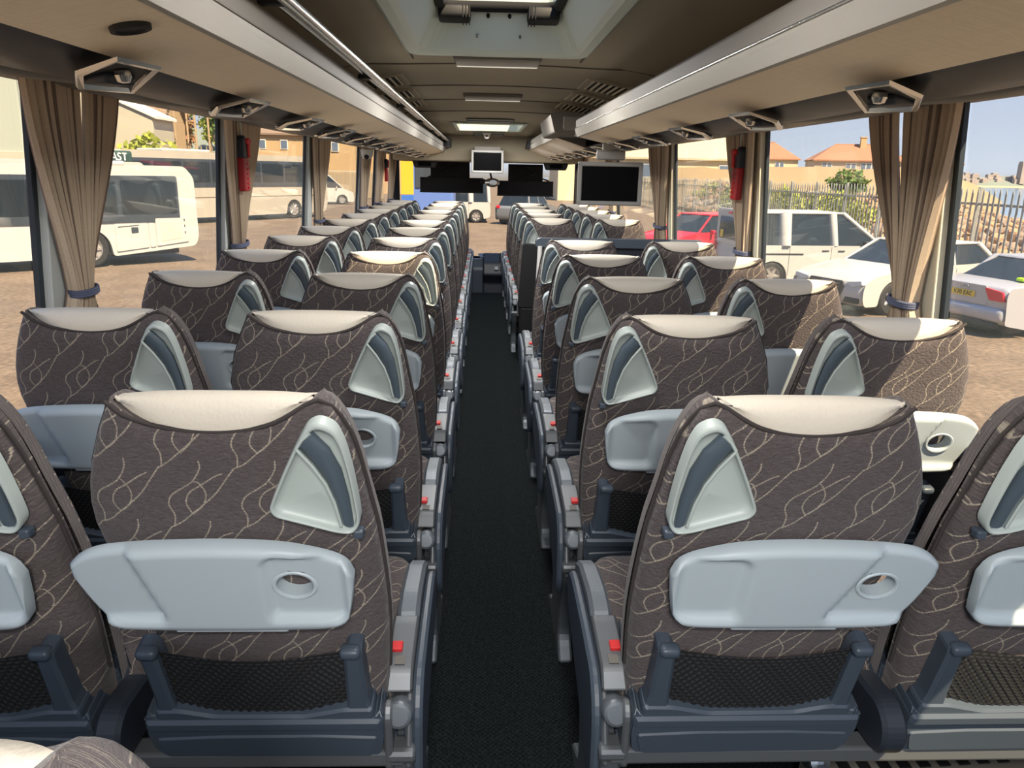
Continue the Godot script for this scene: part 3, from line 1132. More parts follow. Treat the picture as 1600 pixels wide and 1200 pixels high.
func ceiling() -> void:
	# main skin with openings for the hatch and the front skylight
	var hx := 0.315
	var xs := [-1.16, -1.0, -0.85, -0.7, -0.55, -0.45, -hx, -0.15, 0.0, 0.15, hx, 0.45, 0.55, 0.7, 0.85, 1.0, 1.16]
	var zs := [REAR, 0.5, -0.3, -1.0, -1.9, -2.2, -2.8, -3.33, -3.7, -4.2, -4.8, -5.4, -6.0, -6.2, -6.4, -6.6, -6.8, -7.05, -7.6, -8.2, -8.6, -9.0, -9.3, FRONT]
	var mb := MB.new()
	for lift: float in [0.0, 0.03]:
		var rows := []
		for z: float in zs:
			var row := PackedVector3Array()
			for x: float in xs:
				row.append(Vector3(x, ceil_y(x, z) + lift, z))
			rows.append(row)
		mb.grid(rows, [], lift == 0.0, 1, [[Vector3(0, 0, -2.615), Vector3(hx, 1e6, 0.715), false], [Vector3(0, 0, -7.625), Vector3(0.30, 1e6, 0.575), false]])
	struct("ceiling", mb, M.ceiling_cloth, "dark taupe padded ceiling over the aisle", "ceiling")
	var rf := MB.new()
	rf.rbox(Vector3(-0.78, 2.06, (REAR + FRONT) / 2), Vector3(0.86, 0.05, REAR - FRONT), 0.01)
	rf.rbox(Vector3(0.78, 2.06, (REAR + FRONT) / 2), Vector3(0.86, 0.05, REAR - FRONT), 0.01)
	rf.rbox(Vector3(0, 2.06, (REAR - 2.06) / 2), Vector3(0.72, 0.05, REAR + 2.06), 0.01)
	rf.rbox(Vector3(0, 2.06, (-3.27 - 7.05) / 2), Vector3(0.72, 0.05, 3.78), 0.01)
	rf.rbox(Vector3(0, 2.06, (-8.2 + FRONT) / 2), Vector3(0.72, 0.05, -8.2 - FRONT), 0.01)
	struct("roof", rf, M.paint_white, "white outer roof skin", "roof")
	# seams of the padded ceiling
	var k := 0
	for z: float in [-3.72, -4.62, -5.5, -6.3]:
		var sb := MB.new()
		var path := PackedVector3Array()
		for i in 25:
			var x := lerpf(-1.0, 1.0, i / 24.0)
			path.append(Vector3(x, ceil_y(x, z) - 0.001, z + 0.25 * smoothstep(0.4, 1.0, absf(x))))
		sb.tube(path, 0.005, 6)
		struct("trim_%d" % (40 + k), sb, M.ceiling_seam, "seam %d across the padded ceiling, counted from the hatch" % (k + 1), "seam")
		k += 1
	for s: float in [-1.0, 1.0]:
		var sb := MB.new()
		var path := PackedVector3Array()
		for i in 12:
			path.append(Vector3(s * 0.36, ceil_y(0.36, -1.0) + 0.0, lerpf(0.6, -3.55, i / 11.0)))
		sb.tube(path, 0.005, 6)
		struct("trim_%d" % (45 if s < 0 else 46), sb, M.ceiling_seam, "lengthwise ceiling seam on the %s of the roof hatch" % ("left" if s < 0 else "right"), "seam")
	# roof hatch: flared frame, well, rubber, latches and pane
	var hatch := thing("roof_hatch", "roof hatch with pale green flared frame and black latches at the top of the photo", "roof hatch", Vector3(0, 1.87, -2.5))
	var fb := MB.new()
	var loops := [[0.375, 0.64, 0.89, -0.004], [0.355, 0.63, 0.87, -0.020], [0.325, 0.60, 0.84, -0.016], [0.31, 0.58, 0.825, 0.0], [0.245, 0.46, 0.775, 0.125], [0.235, 0.44, 0.765, 0.19]]
	var rows := []
	for l in loops:
		var poly := rp(V2([-l[0], l[1], l[0], l[1], l[0], -l[2], -l[0], -l[2]]), 0.07, 5)
		var row := PackedVector3Array()
		for i in poly.size() + 1:
			var p := poly[i % poly.size()]
			row.append(Vector3(p.x, l[3], p.y))
		rows.append(row)
	fb.grid(rows, [], true, -1)
	obj("frame", fb, M.hatch_frame, hatch)
	var gb := MB.new()
	var ring := PackedVector3Array()
	for p in rp(V2([-0.228, 0.435, 0.228, 0.435, 0.228, -0.752, -0.228, -0.752]), 0.07, 5):
		ring.append(Vector3(p.x, 0.145, p.y))
	gb.tube(ring, 0.020, 8, true)
	obj("rubber_seal", gb, M.rubber, hatch)
	for s: float in [-1.0, 1.0]:
		var lb := MB.new()
		lb.rbox(Vector3(s * 0.172, 0.115, -0.745), Vector3(0.125, 0.05, 0.075), 0.014, Basis(Vector3.RIGHT, -0.2), true)
		for i in 3:
			lb.rbox(Vector3(s * (0.115 + i * 0.012), 0.113, -0.743), Vector3(0.004, 0.052, 0.078), 0.002, Basis(Vector3.RIGHT, -0.2))
		obj("latch", lb, M.black, hatch)
		var bt := MB.new()
		bt.lathe(V2([0.0, 0.008, 0.006, 0.007, 0.0075, 0.0, 0.0075, -0.01]), 12, Transform3D(Basis(Vector3.RIGHT, 0.6), Vector3(s * 0.042, 0.115, -0.772)))
		obj("screw", bt, M.black, hatch)
		var b2 := MB.new()
		b2.lathe(V2([0.0, 0.006, 0.004, 0.005, 0.005, 0.0, 0.005, -0.01]), 10, Transform3D(Basis(Vector3.RIGHT, 0.6), Vector3(s * 0.085, 0.045, -0.795)))
		obj("screw", b2, M.silver, hatch)
	var pb := MB.new()
	pb.rbox(Vector3(0, 0.175, -0.16), Vector3(0.47, 0.006, 1.20), 0.002)
	obj("pane", pb, M.window_glass, hatch)
	# front skylight
	var sky := thing("skylight", "small rectangular skylight set in the ceiling near the front", "skylight", Vector3(0, 1.815, -7.62))
	var sf := MB.new()
	var rws := []
	for l in [[0.33, 0.60, -0.012], [0.315, 0.585, -0.022], [0.295, 0.565, -0.018], [0.285, 0.55, 0.16], [0.28, 0.545, 0.22]]:
		var poly := rp(V2([-l[0], l[1], l[0], l[1], l[0], -l[1], -l[0], -l[1]]), 0.03, 3)
		var row := PackedVector3Array()
		for i in poly.size() + 1:
			var p := poly[i % poly.size()]
			row.append(Vector3(p.x, l[2], p.y))
		rws.append(row)
	sf.grid(rws, [], true, -1)
	obj("frame", sf, M.hatch_frame, sky)
	var sp := MB.new()
	sp.rbox(Vector3(0, 0.215, 0), Vector3(0.56, 0.006, 1.1), 0.002)
	obj("pane", sp, M.window_glass, sky)


func ceiling_fittings() -> void:
	var zs := [[-3.50, 0.185, 0.13], [-5.15, 0.185, 0.13], [-1.35, 0.185, 0.13], [0.35, 0.185, 0.13], [0.92, 0.185, 0.13]]
	for i in zs.size():
		var z: float = zs[i][0]
		var o := thing("ceiling_light", ["flat grey ceiling light just in front of the roof hatch", "flat grey ceiling light second from the roof hatch", "flat ceiling light behind the roof hatch, above the camera", "flat ceiling light over the back row", "flat ceiling light nearest the rear window"][i], "ceiling light", Vector3(0, ceil_y(0, z), z), 0, "flat lights along the ceiling")
		var mb := MB.new()
		mb.rbox(Vector3(0, -0.010, 0), Vector3(0.37, 0.024, 0.17), 0.008, Basis(), true)
		obj("housing", mb, M.speaker_grey, o)
		mb = MB.new()
		mb.rbox(Vector3(0, -0.026, 0.0), Vector3(0.352, 0.012, 0.15), 0.005, Basis(), true)
		obj("lamp_lens", mb, M.lamp_lens, o)
		mb = MB.new()
		mb.rbox(Vector3(0, -0.030, -0.078), Vector3(0.35, 0.010, 0.010), 0.004)
		obj("lamp_strip", mb, M.lamp_strip, o)
	# slim fittings round the front skylight
	var slim := [[-6.72, 0.20], [-8.42, 0.17], [-8.95, 0.17]]
	for i in slim.size():
		var z: float = slim[i][0]
		var o := thing("ceiling_strip", ["dark slim ceiling strip behind the front skylight", "dark slim ceiling strip just beyond the front skylight", "dark slim ceiling strip nearest the front screen"][i], "ceiling strip", Vector3(0, ceil_y(0, z), z), 0, "slim strips near the front skylight")
		var mb := MB.new()
		mb.rbox(Vector3(0, -0.012, 0), Vector3(slim[i][1] * 2, 0.024, 0.09), 0.006)
		obj("body", mb, M.grip, o)
		mb = MB.new()
		mb.rbox(Vector3(0, -0.012, 0.046), Vector3(slim[i][1] * 2 - 0.02, 0.010, 0.006), 0.002)
		obj("edge_trim", mb, M.brushed, o)
		mb = MB.new()
		mb.rbox(Vector3(0, -0.024, -0.01), Vector3(slim[i][1] * 2 - 0.04, 0.006, 0.05), 0.002)
		obj("lamp_lens", mb, M.lamp_lens, o)
	# air vents over the racks
	for s: float in [-1.0, 1.0]:
		for i in 3:
			var z := -4.32 - i * 0.68
			var o := thing("air_vent", "%s slatted air vent over the %s rack" % [["nearest", "middle", "farthest"][i], "left" if s < 0 else "right"], "air vent", Vector3(s * 0.63, ceil_y(0.63, z) - 0.004, z), 0, "slatted vents in the ceiling")
			o.rotation.z = -s * 0.18
			var mb := MB.new()
			mb.rbox(Vector3(0, 0, 0), Vector3(0.32, 0.012, 0.46), 0.004)
			obj("backing", mb, M.black, o)
			mb = MB.new()
			for q: Array in [[0.0, 0.225, 0.34, 0.03], [0.0, -0.225, 0.34, 0.03]]:
				mb.rbox(Vector3(q[0], -0.006, q[1]), Vector3(q[2], 0.022, q[3]), 0.006)
			for x: float in [-0.155, 0.155]:
				mb.rbox(Vector3(x, -0.006, 0), Vector3(0.03, 0.022, 0.46), 0.006)
			obj("frame", mb, M.ceiling_cloth, o)
			for j in 9:
				mb = MB.new()
				mb.rbox(Vector3(-0.128 + j * 0.032, -0.008, 0), Vector3(0.010, 0.014, 0.43), 0.003, Basis(Vector3.BACK, 0.35))
				obj("slat", mb, M.pillar_cream, o)


func racks() -> void:
	for s: float in [-1.0, 1.0]:
		var side := "left" if s < 0 else "right"
		var z1 := -9.35 if s < 0 else -4.80
		var o := thing("luggage_rack", "long beige luggage rack with silver edge along the %s side" % side, "luggage rack", Vector3(s * 0.5, 1.6, 0))
		rack_parts(o, s, REAR - 0.02, z1, 0.0)
		if s > 0:
			var o2 := thing("luggage_rack", "short beige luggage rack section at the front right, beyond the gap", "luggage rack", Vector3(s * 0.5, 1.6, 0))
			rack_parts(o2, s, -5.75, -9.35, 0.035)
	var sp0 := thing("speaker", "small round black speaker set in the left rack underside", "speaker", Vector3(-0.575, 1.593, -1.245))
	var mb0 := MB.new()
	mb0.lathe(V2([0.0, 0.002, 0.022, 0.002, 0.024, 0.005, 0.029, 0.004, 0.030, -0.004]), 22, Transform3D(Basis(Vector3.RIGHT, PI / 2) * Basis(Vector3.UP, 0.2), Vector3.ZERO))
	obj("grille", mb0, M.black, sp0)
	# box with a rounded door standing above the right rack gap
	var bx := thing("locker", "grey locker box above the gap in the right rack", "locker", Vector3(0.42, 1.645, -5.5))
	var mb := MB.new()
	mb.prism(rp(V2([-0.03, 0.0, 0.55, 0.0, 0.40, 0.10, 0.02, 0.125, -0.06, 0.11]), 0.015, 3), -0.5, 0.45, 0.012)
	obj("body", mb, M.speaker_grey, bx)
	mb = MB.new()
	mb.prism(rp(V2([0.02, 0.012, 0.36, 0.012, 0.36, 0.085, 0.02, 0.10]), 0.015, 3), 0.44, 0.462, 0.004)
	obj("door", mb, M.lip_grey, bx)
	for s: float in [-1.0, 1.0]:
		var sp := thing("front_cabinet", "dark end cabinet beside the front screen on the %s" % ("left" if s < 0 else "right"), "cabinet", Vector3(s * 0.52, 1.655, -9.0))
		mb = MB.new()
		mb.prism(rp(V2([-0.10, 0.0, 0.10, 0.0, 0.10, 0.095, -0.08, 0.095]), 0.01, 3), -0.2, 0.2, 0.008)
		obj("body", mb, M.dark_panel, sp)
		mb = MB.new()
		mb.rbox(Vector3(0, 0.048, 0.205), Vector3(0.14, 0.07, 0.01), 0.004)
		obj("grille", mb, M.black_soft, sp)


func rack_parts(o: Node3D, s: float, za: float, zb: float, d: float) -> void:
	# section outlines in (x from 0.5 towards the wall, y from 1.6)
	var t := Transform3D()
	var mb := MB.new(s)
	mb.prism(V2([0.005 - d, 0.010 + d, 0.184, -0.026, 0.184, -0.008, 0.015 - d, 0.026 + d]), zb, za, 0.003, t)
	obj("underside", mb, M.rack_linen, o)
	mb = MB.new(s)
	mb.prism(V2([-0.001 - d, 0.009 + d, 0.010 - d, 0.007 + d, 0.006 - d, 0.054 + d, -0.012 - d, 0.054 + d]), zb, za, 0.002, t)
	obj("edge_trim", mb, M.brushed, o)
	mb = MB.new(s)
	mb.prism(rp(V2([-0.006 - d, 0.060 + d, 0.006 - d, 0.060 + d, 0.016 - d, 0.108 + d, 0.004 - d, 0.112 + d, -0.008 - d, 0.10 + d]), 0.004, 2), zb, za, 0.002, t)
	obj("lip", mb, M.lip_grey, o)
	mb = MB.new(s)
	mb.prism(V2([0.015, 0.030, 0.18, 0.035, 0.18, 0.052, 0.015, 0.055]), zb, za, 0.002, t)
	mb.prism(V2([-0.012 - d, 0.012 + d, 0.18, -0.02, 0.18, 0.06, 0.01, 0.105 + d]), zb - 0.004, zb + 0.012, 0.002, t)
	mb.prism(V2([-0.012 - d, 0.012 + d, 0.18, -0.02, 0.18, 0.06, 0.01, 0.105 + d]), za - 0.012, za + 0.004, 0.002, t)
	obj("rack_floor", mb, M.speaker_grey, o)
	if s < 0:
		var rb := MB.new(s)
		rb.tube(PackedVector3Array([Vector3(-0.055, 0.118, za), Vector3(-0.055, 0.118, zb)]), 0.013, 10)
		obj("hand_rail", rb, M.chrome, o)
		var r2 := MB.new(s)
		r2.tube(PackedVector3Array([Vector3(-0.018, 0.128, za), Vector3(-0.018, 0.128, zb)]), 0.009, 10)
		obj("hand_rail", r2, M.chrome, o)
		for i in 9:
			var z := lerpf(za - 0.3, zb + 0.15, i / 8.0)
			var b := MB.new(s)
			b.rbox(Vector3(-0.028, 0.116, z), Vector3(0.06, 0.016, 0.03), 0.004)
			obj("rail_bracket", b, M.black, o)
	else:
		var r3 := MB.new(s)
		r3.tube(PackedVector3Array([Vector3(-0.010 - d, 0.058 + d, za), Vector3(-0.010 - d, 0.058 + d, zb)]), 0.004, 8)
		obj("hand_rail", r3, M.chrome, o)


func service_panel(s: float, z: float, label: String) -> void:
	# one bay of the dark panel between rack and window, with its reading lamp unit; z is the rear end of the bay
	var o := thing("service_panel", label, "service panel", Vector3(0, 0, z), 0, "dark service panels under the racks")
	var base := V2([0.686, 1.586, 0.72, 1.571, 0.80, 1.559, 0.88, 1.568, 0.98, 1.584, 1.05, 1.60])
	var L := PITCH
	var mb := MB.new(s)
	var rows := []
	for i in 13:
		var t := i / 12.0
		var row := PackedVector3Array()
		for j in 15:
			var x := lerpf(0.686, 0.98, j / 14.0)
			var bulge := 0.006 * sin(PI * pow(t, 0.8)) * smoothstep(0.70, 0.85, x)
			row.append(Vector3(x, curve(base, x) - bulge, -L * t))
		rows.append(row)
	mb.grid(rows, [], s > 0, 1)
	rows = []
	for i in 13:
		var t := i / 12.0
		rows.append(PackedVector3Array([Vector3(0.69, 1.64, -L * t), Vector3(1.172, 1.66, -L * t)]))
	mb.grid(rows, [], s < 0, 1)
	obj("panel", mb, M.dark_panel, o)
	mb = MB.new(s)
	rows = []
	for i in 17:
		var t := i / 16.0
		var sag := 0.016 * sin(PI * pow(t, 0.75))
		var y0 := curve(base, 0.98) - 0.006 * sin(PI * pow(t, 0.8))
		rows.append(PackedVector3Array([Vector3(0.984, y0 + 0.014, -L * t), Vector3(0.984, y0 + 0.003, -L * t), Vector3(0.992, 1.5815 - 0.6 * sag, -L * t), Vector3(1.03, 1.585 - sag, -L * t), Vector3(1.08, 1.592 - sag, -L * t), Vector3(1.14, 1.601 - sag * 0.9, -L * t), Vector3(1.172, 1.612 - sag * 0.5, -L * t), Vector3(1.172, 1.64, -L * t)]))
	mb.grid(rows, [], s > 0, 1)
	obj("speaker_lip", mb, M.lip_grey, o)
	# chrome framed unit across the rear end of the bay
	var quad := [Vector3(0.632, 1.562, 0.0), Vector3(0.735, 1.548, -0.08), Vector3(0.795, 1.536, -0.20), Vector3(0.735, 1.538, -0.29), Vector3(0.618, 1.564, -0.13)]
	var c := Vector3()
	for p: Vector3 in quad:
		c += p / quad.size()
	var ring := [[1.06, 0.0], [1.0, -0.006], [0.84, -0.006], [0.78, 0.002]]
	rows = []
	for r in ring:
		var row := PackedVector3Array()
		for i in quad.size() + 1:
			var p: Vector3 = c + (quad[i % quad.size()] - c) * r[0]
			p.y = (quad[i % quad.size()] as Vector3).y + r[1]
			row.append(p)
		rows.append(row)
	mb = MB.new(s)
	mb.grid(rows, [], s > 0, -1)
	var unit := obj("lamp_frame", mb, M.chrome, o)
	mb = MB.new(s)
	for i in quad.size():
		var a: Vector3 = c + (quad[i] - c) * 0.8
		var b: Vector3 = c + (quad[(i + 1) % quad.size()] - c) * 0.8
		mb.tri(a - Vector3(0, 0.001, 0), c - Vector3(0, -0.004, 0), b - Vector3(0, 0.001, 0))
	obj("recess", mb, M.black, unit)
	mb = MB.new(s)
	mb.rbox(c + Vector3(0.02, -0.004, -0.02), Vector3(0.07, 0.022, 0.07), 0.01, Basis(Vector3.UP, 0.4), true)
	obj("nozzle_block", mb, M.slate_dark, unit)
	mb = MB.new(s)
	mb.lathe(V2([0.0, -0.012, 0.010, -0.010, 0.014, 0.0, 0.013, 0.008]), 14, Transform3D(Basis(Vector3.RIGHT, -PI / 2).scaled(Vector3(1, 1, 1)), c + Vector3(-0.03, -0.004, 0.03)))
	obj("reading_lamp", mb, M.chrome, unit)
	mb = MB.new(s)
	mb.prism(rp(V2([0.785, -0.255, 0.815, -0.245, 0.845, -0.335, 0.815, -0.345]), 0.008, 2), -0.002, 0.008, 0.004, Transform3D(Basis(Vector3.RIGHT, Vector3(0, 0, 1), Vector3(0, -1, 0)), Vector3(0, 1.548, 0)))
	obj("end_clip", mb, M.chrome, unit)


func service_panels() -> void:
	for s: float in [-1.0, 1.0]:
		for i in 13:
			var z := 0.10 - i * PITCH + (0.0 if s < 0 else -0.05)
			var side := "left" if s < 0 else "right"
			var which: String = ["directly above the camera", "just before the nearest visible one", "nearest in the photo"][i] if i < 3 else "%s in the photo counting forward" % ORD[i - 1]
			service_panel(s, z, "dark service panel with chrome lamp unit on the %s, %s" % [side, which])


func curtain(s: float, z_near: float, z_far: float, tie_a: float, tie_b: float, label: String, pleats: int, split := -1.0, pale_edge := true) -> void:
	var o := thing("curtain", label, "curtain", Vector3(0, 0, 0), 0, "tied curtains at the window pillars")
	var parts := [[0.0, 1.0]] if split < 0 else [[0.0, split - 0.03], [split + 0.03, 1.0]]
	var rng := RandomNumberGenerator.new()
	rng.seed = int(z_near * 100) + (1 if s > 0 else 0)
	var jit := []
	for i in 200:
		jit.append(rng.randf_range(0.55, 1.25))
	for pr in parts:
		var mb := MB.new()
		var rows := []
		var uvs := []
		var n := int(pleats * 1.7 * 4 * (pr[1] - pr[0])) + 1
		for i in 31:
			var t := i / 30.0
			var y := lerpf(1.60, 0.80, t)
			var tie_t := (1.60 - 1.065) / 0.80
			var k: float
			if t < tie_t:
				k = pow(t / tie_t, 1.15)
				k = k * k * (3 - 2 * k) * 0.35 + k * 0.65
			else:
				k = 1.0 - 0.35 * sin(minf(1.0, (t - tie_t) / 0.3) * PI * 0.5)
			var row := PackedVector3Array()
			var ur := PackedVector2Array()
			for j in n:
				var f: float = lerpf(pr[0], pr[1], j / float(n - 1))
				var fk := f
				var zt := lerpf(z_near, z_far, f) * 0.97
				var zb := lerpf(tie_a, tie_b, clampf(fk, 0.0, 1.0)) * 0.955
				var amp: float = lerpf(0.011, 0.016, k) * jit[j % 200]
				var fold := (1.0 if j % 4 == 1 else (-1.0 if j % 4 == 3 else 0.0)) * amp
				var bell := 0.016 * k * sin(PI * f)
				row.append(Vector3(s * (wall_x(y) - 0.046 - bell - fold), y, -lerpf(zt, zb, k)))
				ur.append(Vector2(f * 2.0, t * 1.2))
			rows.append(row)
			uvs.append(ur)
		mb.grid(rows, uvs, s < 0, -1)
		obj("cloth", mb, M.curtain, o)
	var tb := MB.new()
	var ring := PackedVector3Array()
	var zc := (tie_a + tie_b) * 0.5 * 0.955
	var hw := absf(tie_b - tie_a) * 0.5 + 0.004
	for i in 20:
		var a := TAU * i / 20.0
		ring.append(Vector3(s * (wall_x(1.06) - 0.056 + 0.034 * sin(a)), 1.062 + 0.006 * cos(a), -(zc + hw * cos(a))))
	for dy: float in [-0.006, 0.0, 0.006]:
		var r2 := PackedVector3Array()
		for p in ring:
			r2.append(p + Vector3(0, dy, 0))
		tb.tube(r2, 0.005, 6, true)
	obj("tie_band", tb, M.tie, o)


func hammer(s: float, y: float, z: float, label: String) -> void:
	var o := thing("emergency_hammer", label, "hammer", Vector3(s * (wall_x(y) - 0.075), y, z), 0, "red emergency hammers on the pillars")
	var t := Transform3D(Basis(Vector3(0, 0, -1), Vector3.UP, Vector3(1, 0, 0)), Vector3.ZERO)
	var mb := MB.new()
	mb.prism(rp(V2([-0.035, -0.125, 0.035, -0.125, 0.038, 0.02, -0.038, 0.02]), 0.008, 2), -0.016, 0.016, 0.005, t)
	var b := obj("holder", mb, M.red_dull, o)
	for i in 6:
		mb = MB.new()
		mb.rbox(Vector3(-s * 0.018, -0.11 + i * 0.02, -0.012), Vector3(0.006, 0.008, 0.03), 0.002)
		obj("rib", mb, M.red_plastic, b)
	mb = MB.new()
	mb.prism(rp(V2([-0.040, 0.015, 0.012, 0.015, 0.012, 0.095, -0.015, 0.115, -0.038, 0.10]), 0.012, 3), -0.014, 0.020, 0.005, t)
	obj("backplate", mb, M.slate_dark, o)
	mb = MB.new()
	mb.tube(V3([-s * 0.02, 0.02, -0.02, -s * 0.022, 0.07, -0.015, -s * 0.02, 0.10, -0.02]), 0.009, 8)
	mb.rbox(Vector3(-s * 0.02, 0.088, -0.018), Vector3(0.02, 0.022, 0.05), 0.006)
	obj("hammer_head", mb, M.red_plastic, o)
	mb = MB.new()
	mb.tube(V3([0, 0.10, 0, 0, 0.18, 0.004, s * 0.02, 0.26, 0.0]), 0.004, 6)
	obj("cord", mb, M.pillar_grey, o)


func curtains() -> void:
	curtain(-1, 2.0, 2.52, 2.22, 2.30, "wide beige pleated curtain nearest on the left", 13, 0.56)
	curtain(-1, 3.50, 4.05, 3.68, 3.81, "beige curtain behind the red hammer on the left", 11)
	curtain(-1, 5.28, 5.86, 5.52, 5.66, "beige curtain at the third pillar on the left", 11)
	curtain(-1, 7.42, 8.0, 7.6, 7.8, "beige curtain at the fourth pillar on the left", 8)
	curtain(-1, 8.5, 9.1, 8.62, 8.86, "brown curtain behind the far red hammer on the left", 8)
	curtain(-1, 9.55, 10.25, 9.8, 10.1, "pale curtain beside the windscreen on the left", 8)
	curtain(1, 2.04, 2.53, 2.21, 2.31, "wide beige pleated curtain nearest on the right", 13, 0.62)
	curtain(1, 3.60, 4.02, 3.70, 3.82, "beige curtain behind the red hammer on the right", 11)
	curtain(1, 5.28, 5.90, 5.48, 5.70, "open V shaped beige curtain beside the hanging screen", 9, 0.5)
	curtain(1, 7.46, 8.0, 7.6, 7.8, "pale curtain behind the hanging screen on the right", 8)
	curtain(1, 9.3, 10.2, 9.6, 9.95, "pale curtain beside the windscreen on the right", 8)
	hammer(-1, 1.42, -3.56, "red emergency hammer in front of the second curtain on the left")
	hammer(-1, 1.40, -8.75, "small far red emergency hammer on the left")
	hammer(1, 1.42, -3.62, "red emergency hammer in front of the second curtain on the right")
	var cp := thing("camera_dome", "small grey camera pod under the left panel between third and fourth pillars", "camera", Vector3(-1.05, 1.53, -6.9))
	var mb := MB.new()
	mb.lathe(V2([0.0, -0.05, 0.03, -0.045, 0.05, -0.02, 0.055, 0.03]), 16, Transform3D(Basis(Vector3.RIGHT, -PI / 2), Vector3.ZERO))
	obj("housing", mb, M.pillar_grey, cp)
	mb = MB.new()
	mb.lathe(V2([0.0, 0.036, 0.018, 0.03, 0.022, 0.02]), 14, Transform3D(Basis(Vector3.RIGHT, 0.5), Vector3(0, -0.02, 0.025)))
	obj("lens", mb, M.black, cp)
	cp.get_child(0).scale = Vector3(1, 1, 1)


func fittings() -> void:
	# screen hanging under the right rack
	var o := thing("monitor", "large grey framed screen hanging under the right rack", "monitor", Vector3(0.70, 1.343, -4.72), -0.10, "black screens")
	screen(o, 0.385, 0.25)
	var mb := MB.new()
	mb.rbox(Vector3(0.0, 0.165, -0.05), Vector3(0.17, 0.055, 0.10), 0.012, Basis(), true)
	mb.rbox(Vector3(0.0, 0.20, -0.05), Vector3(0.10, 0.08, 0.06), 0.008)
	obj("bracket", mb, M.screen_frame, o)
	o = thing("monitor", "small screen in the middle above the windscreen at the front", "monitor", Vector3(-0.01, 1.505, -8.9), 0.0, "black screens")
	screen(o, 0.36, 0.245)
	mb = MB.new()
	mb.rbox(Vector3(0, 0.14, -0.18), Vector3(0.30, 0.05, 0.36), 0.01)
	obj("bracket", mb, M.speaker_grey, o)
	# ceiling end panel behind the small screen
	mb = MB.new()
	mb.rbox(Vector3(0, 1.66, -9.84), Vector3(2.2, 0.30, 1.18), 0.02)
	struct("wall_front_header", mb, M.ceiling_cloth, "taupe header above the windscreen behind the small screen", "header")
	o = thing("dome_camera", "tiny pale dome on the ceiling above the front screen", "camera", Vector3(-0.02, 1.78, -8.75))
	mb = MB.new()
	mb.lathe(V2([0.0, -0.04, 0.02, -0.036, 0.032, -0.02, 0.034, 0.0, 0.045, 0.005, 0.045, 0.03]), 16, Transform3D(Basis(Vector3.RIGHT, -PI / 2), Vector3.ZERO))
	obj("dome", mb, M.white_plastic, o)
	mb = MB.new()
	mb.lathe(V2([0.0, 0.04, 0.010, 0.036, 0.012, 0.03]), 10, Transform3D(Basis(), Vector3(0, -0.01, 0)))
	obj("lens", mb, M.black, o)
	# sun blinds on scissor arms
	var vs := [[-0.845, -0.055, 1.135, 1.32, "left"], [0.125, 0.83, 1.11, 1.295, "right"]]
	for v in vs:
		o = thing("sun_blind", "black roller sun blind across the %s half of the windscreen" % v[4], "sun blind", Vector3((v[0] + v[1]) * 0.5, (v[2] + v[3]) * 0.5, -10.0), 0, "black blinds in the windscreen")
		var w: float = v[1] - v[0]
		var h: float = v[3] - v[2]
		mb = MB.new()
		mb.rbox(Vector3(0, 0, 0), Vector3(w, h, 0.012), 0.004)
		obj("cloth", mb, M.black_soft, o)
		mb = MB.new()
		mb.rbox(Vector3(0, -h * 0.5 + 0.008, 0.004), Vector3(w + 0.01, 0.02, 0.022), 0.006)
		obj("bottom_bar", mb, M.black, o)
		mb = MB.new()
		mb.rbox(Vector3(-0.02 if v[4] == "left" else 0.0, h * 0.5 + 0.10, -0.03), Vector3(w * 0.62, 0.205, 0.008), 0.003)
		obj("upper_cloth", mb, M.black_soft, o)
		var e := -1.0 if v[4] == "left" else 1.0
		for q: Array in [[V3([e * 0.30, h * 0.5, 0, e * 0.02, h * 0.5 + 0.10, 0, -e * 0.16, h * 0.5 + 0.17, 0])], [V3([e * 0.02, h * 0.5 + 0.17, 0.01, e * 0.12, h * 0.5 + 0.10, 0.01, -e * 0.08, h * 0.5 + 0.0, 0.01])]]:
			mb = MB.new()
			mb.tube(q[0], 0.010, 6)
			obj("scissor_arm", mb, M.black, o)
	# small displays at the corners of the windscreen
	for v in [[-0.74, "left"], [0.80, "right"]]:
		o = thing("corner_display", "small dark rear view display at the %s corner above the blind" % v[1], "display", Vector3(v[0], 1.475, -9.4), 0, "dark displays at the windscreen corners")
		mb = MB.new()
		mb.prism(rp(V2([-0.15, 0.045, 0.15, 0.045, 0.12, -0.045, -0.12, -0.045]), 0.02, 3), -0.04, 0.04, 0.008)
		obj("casing", mb, M.black, o)
		mb = MB.new()
		mb.rbox(Vector3(0, -0.002, 0.042), Vector3(0.15, 0.05, 0.006), 0.002)
		obj("screen", mb, M.screen, o)
	# interior mirror under the front screen
	o = thing("interior_mirror", "round interior mirror between the blinds below the front screen", "mirror", Vector3(0.03, 1.27, -9.8))
	mb = MB.new()
	mb.lathe(V2([0.0, 0.02, 0.05, 0.018, 0.085, 0.006, 0.09, -0.01, 0.06, -0.03, 0.0, -0.04]), 20, Transform3D(Basis(Vector3.UP, 0.3), Vector3(0.03, 0, 0)), Vector2(1.1, 0.62))
	obj("glass", mb, M.chrome, o)
	mb = MB.new()
	mb.tube(V3([0.02, 0.04, -0.02, 0.0, 0.12, -0.03, 0.0, 0.25, -0.06]), 0.012, 8)
	mb.rbox(Vector3(-0.09, 0.01, -0.01), Vector3(0.07, 0.06, 0.03), 0.012)
	obj("stem", mb, M.black, o)
	# driver's console at the front end of the aisle
	o = thing("dashboard", "dark dashboard console at the front end of the aisle", "dashboard", Vector3(0.1, -0.5, -9.95))
	mb = MB.new()
